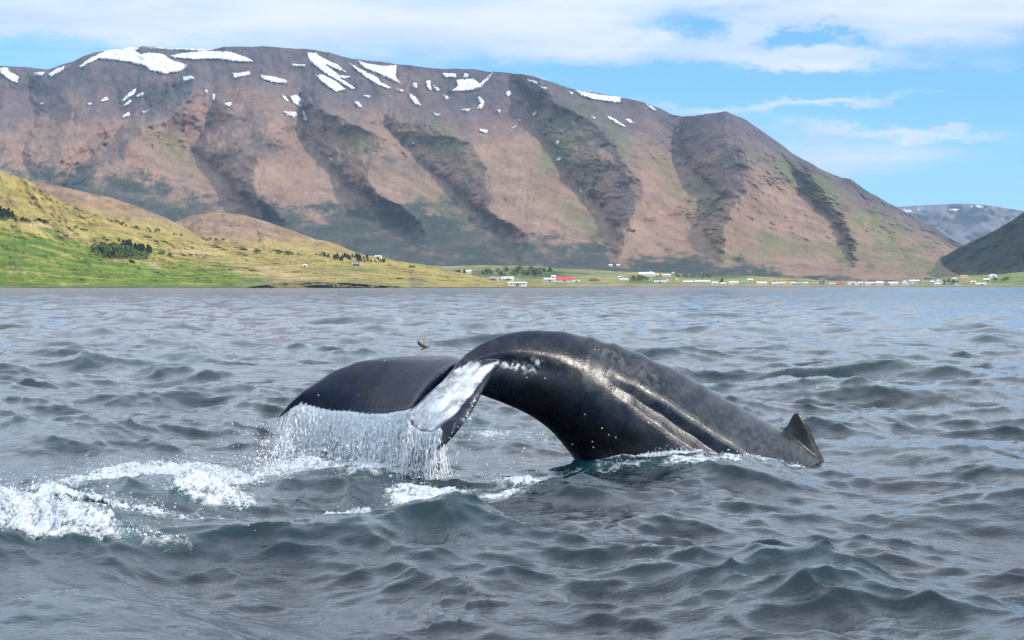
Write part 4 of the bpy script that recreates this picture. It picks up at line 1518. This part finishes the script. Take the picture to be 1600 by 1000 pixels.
def house_meshes(w, d, hw, hr, gable_front):
    """wall with gables, roof slabs, openings; w across, d deep, hw eaves, hr rise; gable_front turns the gable to the water"""
    def wall(b):
        if gable_front:
            prof = [(-w / 2, 0), (w / 2, 0), (w / 2, hw), (0, hw + hr), (-w / 2, hw)]
            A = [b.verts.new((x, -d / 2, z - 3 if z == 0 else z)) for x, z in prof]
            B = [b.verts.new((x, d / 2, z - 3 if z == 0 else z)) for x, z in prof]
        else:
            prof = [(-d / 2, 0), (d / 2, 0), (d / 2, hw), (0, hw + hr), (-d / 2, hw)]
            A = [b.verts.new((-w / 2, y, z - 3 if z == 0 else z)) for y, z in prof]
            B = [b.verts.new((w / 2, y, z - 3 if z == 0 else z)) for y, z in prof]
        b.faces.new(A)
        b.faces.new(B[::-1])
        for i in range(5):
            b.faces.new((A[i], A[(i + 1) % 5], B[(i + 1) % 5], B[i]))

    def roof(b):
        half, ln = (w / 2, d / 2) if gable_front else (d / 2, w / 2)
        ov, t = .5, .35
        e = hw - hr * ov / half
        prof = [(-half - ov, e), (0, hw + hr), (half + ov, e), (half + ov, e + t), (0, hw + hr + t), (-half - ov, e + t)]
        prof = [(x, z + .03) for x, z in prof]
        pt = (lambda s_, x, z: (x, s_, z)) if gable_front else (lambda s_, x, z: (s_, x, z))
        A = [b.verts.new(pt(-ln - ov, x, z)) for x, z in prof]
        B = [b.verts.new(pt(ln + ov, x, z)) for x, z in prof]
        b.faces.new((A[0], A[1], A[4], A[5]))
        b.faces.new((A[1], A[2], A[3], A[4]))
        b.faces.new((B[5], B[4], B[1], B[0]))
        b.faces.new((B[4], B[3], B[2], B[1]))
        for i in range(6):
            b.faces.new((A[i], A[(i + 1) % 6], B[(i + 1) % 6], B[i]))
    return mesh_of('wall', wall), mesh_of('roof', roof)


HM = {}


def hmat(kind, key):
    cols = dict(white=(.66, .66, .65), cream=(.68, .58, .44), grey=(.40, .41, .43), lav=(.58, .58, .64), pink=(.55, .38, .34), red=(.50, .045, .055), green=(.16, .26, .18), pale=(.62, .66, .56),
                blue=(.20, .27, .38), dark=(.09, .09, .10), brown=(.16, .10, .075), orange=(.50, .24, .11), yellow=(.62, .55, .28), mauve=(.30, .22, .25), silver=(.55, .57, .60))
    k = (kind, key)
    if k not in HM:
        HM[k] = plain(f'{key}_{kind}', cols[key], .65 if kind == 'wall' else .55, .6, .08)
    return HM[k]


GLASS = plain('dark_window_glass', (.05, .06, .07), .15, 1, .1)
WIN = mesh_of('window', lambda b: box(b, -.6, .6, -.06, .06, 0, 1.2))
WIN.materials.append(GLASS)
DOOR = mesh_of('door', lambda b: box(b, -.55, .55, -.07, .07, -.4, 2.0))
DOOR.materials.append(plain('house_door', (.12, .08, .06), .6))
GATE = mesh_of('barn_door', lambda b: box(b, -1.5, 1.5, -.08, .08, -.4, 2.8))
GATE.materials.append(plain('barn_door_paint', (.10, .10, .11), .6))


def house(land, px, py, wpx, hpx, rpx, wall, roof, label, name='house', cat='house', gable=False, deep=None, arch=False, group=None):
    p = land.at(px, py)
    k = p[1] / F
    w, hw, hr = wpx * k, hpx * k, rpx * k
    d = deep or (max(7.0, min(w * .7, 11)) if not gable else max(9, w * 1.4))
    hw = max(hw, 1.8)
    root = empty(name, p.tolist(), math.atan2(-p[0], p[1]) * .0 + random.uniform(-.12, .12))
    tag(root, label, cat, group)
    if arch:
        def shell(b):
            n = 14
            A, B = [], []
            for i in range(n + 1):
                a = math.pi * i / n
                x, z = -w / 2 * math.cos(a), (hw + hr) * math.sin(a) ** .75
                A.append(b.verts.new((x, -d / 2, z if 0 < i < n else -2)))
                B.append(b.verts.new((x, d / 2, z if 0 < i < n else -2)))
            b.faces.new(A)
            b.faces.new(B[::-1])
            for i in range(n):
                b.faces.new((A[i], A[i + 1], B[i + 1], B[i]))
        link('shell', mesh_of('shell', shell), hmat('wall', wall), root)
        o = link('barn_door', GATE, None, root)
        o.location = (0, -d / 2 - .05, 0)
        return root
    a, b = house_meshes(w, d, hw, hr, gable)
    link('wall', a, hmat('wall', wall), root)
    link('roof', b, hmat('roof', roof), root)
    front = -d / 2 - .04
    nwin = 1 if w < 6 else (2 if w < 10 else (3 if w < 15 else min(7, int(w / 4))))
    xs = np.linspace(-w / 2, w / 2, nwin + 3)[1:-1]
    di = len(xs) // 2
    big = cat in ('barn', 'shed')
    for i, x in enumerate(xs):
        if i == di:
            o = link('barn_door' if big else 'door', GATE if big else DOOR, None, root)
            o.location = (x, front, 0)
        else:
            o = link('window', WIN, None, root)
            o.location = (x, front, min(1.0, hw - 1.5) if hw < 3.2 else 1.1)
    return root


HOUSES = [
    # px, base row, width, eaves, rise (pixels), wall, roof, label, extras
    (732, 428, 8, 4, 1.8, 'white', 'white', 'white house beside dark trees on the crest right of the brown slope', {}),
    (770, 438, 11, 2.6, 2.6, 'mauve', 'mauve', 'mauve roofed farmhouse next to the dark bush', {}),
    (780, 438, 7, 3, 2, 'white', 'white', 'white gabled farmhouse between the mauve roof and the pale green roof', dict(gable=True)),
    (793, 438, 18, 2.4, 2.6, 'white', 'pale', 'long shed with a pale green roof in front of the wood', dict(cat='shed', name='shed')),
    (808, 446.6, 29, 4.2, 1.5, 'lav', 'lav', 'long pale lavender shed standing alone at the water edge', dict(cat='shed', name='shed')),
    (882, 440, 28, 3, 4.2, 'white', 'red', 'long white farm building with a bright red roof', dict(cat='barn', name='barn')),
    (859, 440, 18, 3.4, 2, 'lav', 'lav', 'grey lavender barn just left of the red roof', dict(cat='barn', name='barn')),
    (865, 434.5, 7, 2.4, 1.6, 'white', 'white', 'small white shed behind the left end of the red roof', dict(cat='shed', name='shed')),
    (901, 441, 9, 1.6, .8, 'white', 'white', 'low white annex at the right end of the red roofed building', dict(cat='shed', name='shed')),
    (969, 434.5, 5, 1.6, 1.2, 'white', 'white', 'small white cabin alone in the yellow field', dict(cat='shed', name='cabin')),
    (975, 438.5, 14, 1.4, 1.4, 'white', 'pale', 'low farmhouse with pale green roof left of the trees', {}),
    (1010, 431.5, 24, 3.6, 2.4, 'white', 'white', 'large bright white farmhouse on the rise above the trees', {}),
    (1017, 428, 4, 3.2, 1.4, 'white', 'silver', 'narrow white tower house rising behind the large white farmhouse', dict(gable=True)),
    (1026, 431.5, 6, 2, 1.4, 'cream', 'cream', 'small cream outbuilding right of the large white farmhouse', dict(cat='shed', name='shed')),
    (1041, 432, 13, 2, 1.4, 'white', 'silver', 'white low house with silver roof right of the cream outbuilding', {}),
    (1052, 428, 4, 1.6, 1, 'white', 'white', 'tiny white hut in front of the dark shrub row', dict(cat='shed', name='hut')),
    (1017, 438.5, 5, 2.6, 1.8, 'white', 'white', 'small white gabled house at the right edge of the trees', dict(gable=True)),
    (1031, 442, 18, 2, 1.3, 'lav', 'lav', 'long low lavender shed left of the cream gables', dict(cat='shed', name='shed')),
    (1043, 441, 6, 3, 3.6, 'cream', 'pink', 'cream house with a steep pointed gable, the shorter of two', dict(gable=True)),
    (1058, 439.5, 5, 3.6, 3.4, 'cream', 'pink', 'cream house with a steep pointed gable, the taller of two', dict(gable=True)),
    (1075, 442.5, 15, 2, 1.5, 'grey', 'white', 'grey house with white roof right of the taller cream gable', {}),
    (1097, 442.5, 24, 2.4, 1.8, 'grey', 'silver', 'long dark fronted hall with a pale blue silver roof', dict(cat='hall', name='hall')),
    (1117, 444.5, 9, 2.4, 1.6, 'white', 'silver', 'white house right of the long silver roofed hall', {}),
    (1130, 445, 7, 1.8, 1.2, 'white', 'white', 'small white house below the single dark green tree', {}),
    (1146, 444.5, 14, 3, 1.8, 'white', 'cream', 'wide cream and white house right of the single dark tree', {}),
    (1162, 443.5, 12, 2, 1.5, 'grey', 'green', 'grey house with a dull green roof below the yellow cottage', {}),
    (1172, 440.5, 8, 3, 1.8, 'yellow', 'cream', 'tall pale yellow cottage on the green field edge', {}),
    (1190, 444.5, 15, 2.2, 1.8, 'white', 'white', 'white house with white roof, alone with a gap either side', {}),
    (1211, 445, 9, 2, 1.6, 'cream', 'silver', 'cream house with silver roof left of the pink walled house', {}),
    (1221, 445, 8, 2.4, 1.4, 'pink', 'silver', 'pink walled house next to the orange roof', {}),
    (1230, 444.5, 9, 2.2, 2, 'white', 'orange', 'white house with an orange roof', {}),
    (1240, 444.5, 8, 2.2, 1.5, 'yellow', 'white', 'pale yellow house right of the orange roof', {}),
    (1249, 445.5, 10, 2, 1.5, 'grey', 'blue', 'grey house with a blue roof near the shore', {}),
    (1259, 444.5, 7, 2, 1.4, 'white', 'silver', 'white house with silver roof right of the blue roof', {}),
    (1274, 445.5, 9, 1.8, 1.5, 'pink', 'mauve', 'pink house with a mauve roof', {}),
    (1284, 445.5, 6, 1.8, 1.4, 'grey', 'dark', 'small grey house with a black roof', {}),
    (1301, 445.5, 10, 2, 1.5, 'cream', 'pink', 'cream house with a pink roof', {}),
    (1313, 445.5, 11, 2, 1.5, 'pink', 'red', 'pink house with a dark red roof left of the white arched barn', {}),
    (1332, 445, 16, 3, 2, 'white', 'white', 'big white barn with a round arched top', dict(cat='barn', name='barn', arch=True, deep=20)),
    (1344, 445, 7, 2.6, 1.6, 'silver', 'silver', 'silver shed right against the white arched barn', dict(cat='shed', name='shed')),
    (1359, 445.5, 15, 2.8, 1.8, 'white', 'cream', 'long white warehouse with a cream roof right of the silver shed', dict(cat='warehouse', name='warehouse')),
    (1374, 445.5, 11, 3.4, 2, 'cream', 'white', 'tall cream house with a white roof between two long roofs', {}),
    (1395, 445, 14, 2.4, 2, 'white', 'white', 'white long house at the foot of the dark slope', {}),
    (1386, 446.5, 8, 1.8, 1.4, 'yellow', 'dark', 'low yellow house with a black roof on the shore', {}),
    (1414, 445.2, 8, 4, 3, 'white', 'silver', 'tall white gabled house with silver roof at the start of the dark hill', dict(gable=True)),
    (1428, 440.8, 15, 1.8, 1.5, 'white', 'white', 'long white building raised above the shore houses under the dark hill', {}),
    (1428, 446, 8, 2.4, 1.8, 'grey', 'silver', 'grey gabled house below the long white building', dict(gable=True)),
    (1444, 442.8, 9, 2, 1.6, 'yellow', 'green', 'yellow house with a green roof', {}),
    (1450, 436.5, 10, 2, 1.4, 'brown', 'dark', 'dark brown house high on the slope', {}),
    (1456, 442.0, 6, 1.8, 1.3, 'pink', 'white', 'pink house with a white roof', {}),
    (1467, 442.2, 8, 3, 2.6, 'white', 'white', 'bright white steep gabled house under the dark slope', dict(gable=True)),
    (1464, 445.6, 9, 1.8, 1.4, 'cream', 'silver', 'cream house with silver roof below the white steep gable', {}),
    (1480, 445.4, 10, 2.6, 2.2, 'grey', 'blue', 'grey house with blue roof beside dark trees', dict(gable=True)),
    (1491, 437.5, 6, 1.8, 1.4, 'white', 'silver', 'small white house on the slope left of the wide cream house', {}),
    (1495, 446, 10, 2.4, 2.2, 'silver', 'dark', 'silver walled house with a black roof at the right end of the village', dict(gable=True)),
    (1506, 434.5, 11, 2.6, 1.8, 'cream', 'orange', 'wide cream house on the hill top with an orange roof', {}),
    (1520, 442.5, 7, 1.8, 1.3, 'pale', 'pale', 'pale green hut on the grass right of the village', dict(cat='shed', name='hut')),
    (1532, 446, 15, 2, 1.6, 'silver', 'pale', 'long silver shed with a pale green roof on the grass shore', dict(cat='shed', name='shed')),
    (1541, 439.5, 10, 2.6, 1.4, 'grey', 'lav', 'grey shed below the white dome', dict(cat='shed', name='shed')),
    (1551, 433.5, 12, 3.2, 2.2, 'white', 'white', 'white domed building on the green rise far right', dict(cat='barn', name='domed_barn', arch=True, deep=12)),
]
for (px, py, w, h, r, wc, rc, lab, kw) in HOUSES:
    g = 'houses of the village along the shore' if px > 1060 else 'farm buildings along the coast'
    house(hill if px in (770, 780, 793, 808) else coast, px, py, w, h, r, wc, rc, lab, group=g, **kw)
for (px, py, w, h, r, wc, rc, lab, kw) in [
    (591, 403.4, 9, 1.8, 1.2, 'white', 'white', 'white house on the skyline of the golden hill above the plantation', {}),
    (477, 417.5, 5, 1.8, 1.4, 'white', 'cream', 'small white house in the middle of the golden slope', {}),
    (554, 415, 5, 1.4, 1.0, 'white', 'white', 'small white shed below the plantation, left of a pair', dict(cat='shed', name='shed')),
    (560, 415.2, 4, 1.4, 1.0, 'white', 'silver', 'small white shed below the plantation, right of a pair', dict(cat='shed', name='shed')),
    (179, 392.5, 4, 3, 1.8, 'cream', 'cream', 'small cream house half hidden in the hillside grove', {}),
]:
    house(hill, px, py, w, h, r, wc, rc, lab, group='houses on the golden hill', **kw)
for (px, lab) in [(954, 'tiny white farmhouse far inland at the mountain foot, left of a pair'), (966, 'tiny white farmhouse far inland at the mountain foot, right of a pair')]:
    house(mountain, px, 416, 5, 1.8, 1.2, 'white', 'white', lab, group='farmhouses at the mountain foot')


# ------------------------------------------------------------------ trees
def leaf_mat(name, a, b_):
    m, N, b = new_mat(name)
    oi = N.node('ShaderNodeObjectInfo')
    g = N.node('ShaderNodeNewGeometry')
    n = N.noise(g.outputs['Position'], .7, 3.0)
    f = N.math('ADD', N.math('MULTIPLY', oi.outputs['Random'], .6), N.maprange(n, .3, .7, 0, .5))
    N.l.new(N.mix(f, a, b_), b.inputs['Base Color'])
    b.inputs['Roughness'].default_value = .8
    b.inputs['Specular IOR Level'].default_value = .2
    return m


BARK = plain('tree_bark', (.09, .065, .05), .9, 4, .3)
LEAF_D = leaf_mat('dark_needles', (.018, .036, .020), (.045, .070, .030))
LEAF_L = leaf_mat('birch_leaves', (.075, .125, .028), (.14, .175, .050))


def crown_mesh(kind, seed):
    r = random.Random(seed)
    V, Fc = [], []
    n = 95
    for _ in range(n):
        if kind == 'cone':
            t = r.random() ** .8
            rad = (1 - t) * .30 * (.55 + .45 * r.random()) + .02
            z = .10 + .90 * t
        else:
            t = r.random()
            rad = .46 * math.sin(math.pi * min(1, .12 + .86 * t)) ** .7 * (r.random() ** .4)
            z = .16 + .84 * t
        a = r.uniform(0, 6.283)
        c = Vector((rad * math.cos(a), rad * math.sin(a), z))
        s_ = r.uniform(.06, .13)
        u = Vector((r.gauss(0, 1), r.gauss(0, 1), r.gauss(0, .6))).normalized()
        w = u.cross(Vector((r.gauss(0, 1), r.gauss(0, 1), r.gauss(0, 1)))).normalized()
        k = len(V)
        V += [c - u * s_ - w * s_ * .5, c + u * s_ - w * s_ * .6, c + u * s_ * .7 + w * s_, c - u * s_ * .6 + w * s_ * .8]
        Fc.append((k, k + 1, k + 2, k + 3))
    me = bpy.data.meshes.new('crown')
    me.from_pydata([tuple(v) for v in V], [], Fc)
    me.materials.append(LEAF_D if kind == 'cone' else LEAF_L)
    return me


def trunk_mesh(seed):
    r = random.Random(seed)
    b = bmesh.new()
    lean = Vector((r.uniform(-.03, .03), r.uniform(-.03, .03), 0))
    bmesh.ops.create_cone(b, cap_ends=True, segments=6, radius1=.035, radius2=.012, depth=.8)
    bmesh.ops.translate(b, verts=b.verts, vec=(0, 0, .35))
    for i in range(4):
        a = r.uniform(0, 6.28)
        z = r.uniform(.3, .65)
        t = Vector((math.cos(a) * .22, math.sin(a) * .22, z + .16))
        p = [b.verts.new(q) for q in (Vector((.012, 0, z)), Vector((-.006, .010, z)), Vector((-.006, -.010, z)), t)]
        for q in ((0, 1, 3), (1, 2, 3), (2, 0, 3)):
            b.faces.new([p[j] for j in q])
    for v in b.verts:
        v.co += lean * v.co.z
    me = bpy.data.meshes.new('trunk')
    b.to_mesh(me)
    b.free()
    me.materials.append(BARK)
    return me


CROWNS = {k: [crown_mesh(k, s_) for s_ in range(4)] for k in ('cone', 'round')}
TRUNKS = [trunk_mesh(s_) for s_ in range(3)]


def tree(land, px, py, hpx, kind, label, group, wide=1.0, shrub=False):
    p = land.at(px, py)
    h = hpx * p[1] / F
    root = empty('shrub' if shrub else ('conifer_tree' if kind == 'cone' else 'birch_tree'), p.tolist(), random.uniform(0, 6.28))
    tag(root, label, 'shrub' if shrub else 'tree', group)
    root.scale = (h * wide, h * wide, h)
    c = link('crown', random.choice(CROWNS[kind]), None, root)
    if shrub:
        c.location.z = -.12
    link('trunk', random.choice(TRUNKS), None, root)


def trees_in(land, poly, n, h0, h1, kinds, label, group, wide=1.0, shrub=False, seed=0):
    r = random.Random(seed)
    p = np.array(poly, float)
    (x0, y0), (x1, y1) = p.min(0), p.max(0)
    k = 0
    while k < n:
        x, y = r.uniform(x0, x1), r.uniform(y0, y1)
        if in_poly(np.array([x]), np.array([y]), poly)[0]:
            kd = r.choice(kinds)
            tree(land, x, y, r.uniform(h0, h1), kd, label[kd] if isinstance(label, dict) else label, group, wide * r.uniform(.85, 1.2), shrub)
            k += 1


GR = 'trees of the grove on the green hillside'
LAB = {'cone': 'dark conifer along the lower front of the hillside grove', 'round': 'leafy birch along the lower front of the hillside grove'}
trees_in(hill, [(137, 395), (160, 390), (184, 389), (232, 404), (226, 407), (180, 404), (150, 400)], 46, 8, 13, ['cone', 'round', 'round', 'round', 'round'], LAB, GR, 1.25, seed=1)
trees_in(hill, [(190, 385), (205, 384), (240, 397), (232, 399), (205, 392)], 26, 8, 12, ['cone'], 'dark conifer in the row along the upper right edge of the grove', GR, 1.3, seed=2)
trees_in(hill, [(170, 390), (200, 389), (225, 396), (210, 401), (180, 398)], 16, 6, 9, ['round'], 'pale green birch in the middle of the hillside grove', GR, 1.3, seed=3)
for x, y, h, lab in [(186, 376, 5, 'lone dark bush above the grove'), (162, 373, 4, 'small grey green bush uphill left of the grove'), (254, 397, 6, 'left dark bush of two right of the grove'), (266, 401, 7, 'right dark bush of two right of the grove')]:
    tree(hill, x, y, h, 'round', lab, None, 1.6, True)
trees_in(hill, [(-6, 341), (0, 335), (20, 339), (22, 344), (0, 344)], 12, 9, 17, ['cone'], 'dark conifer in the clump at the left edge of the hill', 'conifers at the left edge', 1.2, seed=4)
trees_in(hill, [(20, 342), (60, 344), (98, 348), (96, 350), (50, 348), (20, 345)], 22, 3, 6, ['cone', 'round'], 'dark shrub in the row running right from the conifer clump', 'shrub row beside the conifer clump', 1.8, True, seed=5)
trees_in(hill, [(100, 355), (125, 354), (140, 362), (110, 360)], 7, 2.5, 4.5, ['round'], 'small shrub beside the bare patches on the hill', 'shrubs beside the bare patches', 1.7, True, seed=6)
trees_in(hill, [(165, 343), (200, 350), (250, 361), (292, 369), (290, 371), (240, 364), (195, 354)], 24, 2.2, 4.2, ['round', 'cone'], 'shrub in the thin hedge line across the upper slope', 'hedge line on the upper slope', 2.0, True, seed=7)
trees_in(hump, [(305, 372), (350, 374), (352, 377), (308, 376)], 9, 2.5, 4, ['round'], 'shrub in the row at the foot of the brown hill', 'shrubs at the foot of the brown hill', 2.0, True, seed=8)
trees_in(hill, [(372, 388), (425, 392), (470, 397), (508, 397), (505, 400), (450, 399), (380, 391)], 22, 2.6, 5, ['round'], 'shrub in the green strip below the brown hill', 'green strip below the brown hill', 2.0, True, seed=9)
trees_in(hill, [(505, 401), (550, 401), (556, 409), (530, 408)], 20, 4, 7, ['cone'], 'dark conifer in the left uphill half of the plantation on the golden slope', 'plantation on the golden slope', 1.5, seed=10)
trees_in(hill, [(556, 402), (580, 404), (614, 411), (590, 411), (558, 410)], 20, 4, 7, ['cone'], 'dark conifer in the right half of the plantation, below the skyline house', 'plantation on the golden slope', 1.5, seed=20)
trees_in(hill, [(640, 417), (650, 417), (655, 419), (642, 419)], 3, 3, 4, ['round'], 'dark shrub on the skyline at the low end of the golden hill', 'shrubs at the low end of the hill', 1.8, True, seed=11)
trees_in(coast, [(703, 427), (728, 427), (728, 429), (706, 428)], 9, 4, 6.5, ['cone'], 'dark conifer left of the white house on the crest', 'conifers beside the white crest house', 1.4, seed=12)
trees_in(coast, [(756, 438), (764, 438), (764, 439), (757, 439)], 4, 5, 7, ['cone'], 'dark conifer beside the mauve roofed farmhouse', 'conifers beside the mauve roof', 1.5, seed=13)
trees_in(coast, [(740, 424), (790, 420), (860, 423), (880, 428), (830, 432), (765, 432)], 46, 4, 7, ['round', 'round', 'cone'], {'round': 'leafy birch in the wood behind the coast farms', 'cone': 'dark conifer in the wood behind the coast farms'}, 'wood behind the coast farms', 1.7, seed=14)
trees_in(coast, [(985, 437), (1000, 435), (1014, 437), (1012, 439), (990, 439)], 12, 4, 7, ['round'], 'leafy birch below the large white farmhouse', 'birches below the white farmhouse', 1.5, seed=15)
trees_in(coast, [(1050, 431), (1120, 432), (1118, 434), (1055, 433)], 18, 2.5, 4.5, ['round', 'cone'], 'shrub in the dark row behind the cream gables', 'shrub row behind the cream gables', 1.8, True, seed=16)
tree(coast, 1128, 441.5, 6, 'cone', 'single dark green conifer among the white houses', None, 1.7)
for i, x in enumerate([923, 928, 933]):
    tree(coast, x, 439.5, 4.5, 'round', ('left', 'middle', 'right')[i] + ' one of three low bushes alone in the yellow field', 'bushes in the yellow field', 1.9, True)
trees_in(coast, [(1200, 441), (1320, 443), (1400, 443), (1400, 445), (1210, 445)], 22, 3, 4.5, ['round', 'cone'], 'small garden tree between the shore houses', 'garden trees between the shore houses', 1.3, seed=17)
trees_in(coast, [(1470, 440), (1500, 439), (1502, 445), (1474, 446)], 16, 3.5, 6, ['round', 'cone'], {'round': 'leafy round tree at the right end of the village', 'cone': 'dark conifer at the right end of the village'}, 'garden trees at the right end of the village', 1.4, seed=18)
trees_in(coast, [(1552, 437), (1575, 437), (1570, 439), (1556, 439)], 7, 3, 5, ['round'], 'leafy bush below the white dome', 'bushes below the white dome', 1.9, True, seed=19)

# ------------------------------------------------------------------ air between here and the mountains
def build_haze():
    x, y0, y1, z0, z1 = 9000, -6000, 17600, -9.0, 1060
    v = [(-x, y0, z0), (x, y0, z0), (x, y1, z0), (-x, y1, z0), (-x, y0, z1), (x, y0, z1), (x, y1, z1), (-x, y1, z1)]
    f = [(0, 3, 2, 1), (4, 5, 6, 7), (0, 1, 5, 4), (1, 2, 6, 5), (2, 3, 7, 6), (3, 0, 4, 7)]
    m, N, b = new_mat('haze_air')
    N.n.remove(b)
    vol = N.node('ShaderNodeVolumePrincipled')
    vol.inputs['Density'].default_value = HAZE_DENSITY
    vol.inputs['Color'].default_value = (0.55, 0.75, 1.0, 1)
    vol.inputs['Anisotropy'].default_value = 0.0
    N.l.new(vol.outputs[0], N.n['Material Output'].inputs['Volume'])
    o = link('haze', new_mesh('haze', v, f, smooth=False), m)
    tag(o, kind='stuff')


build_haze()
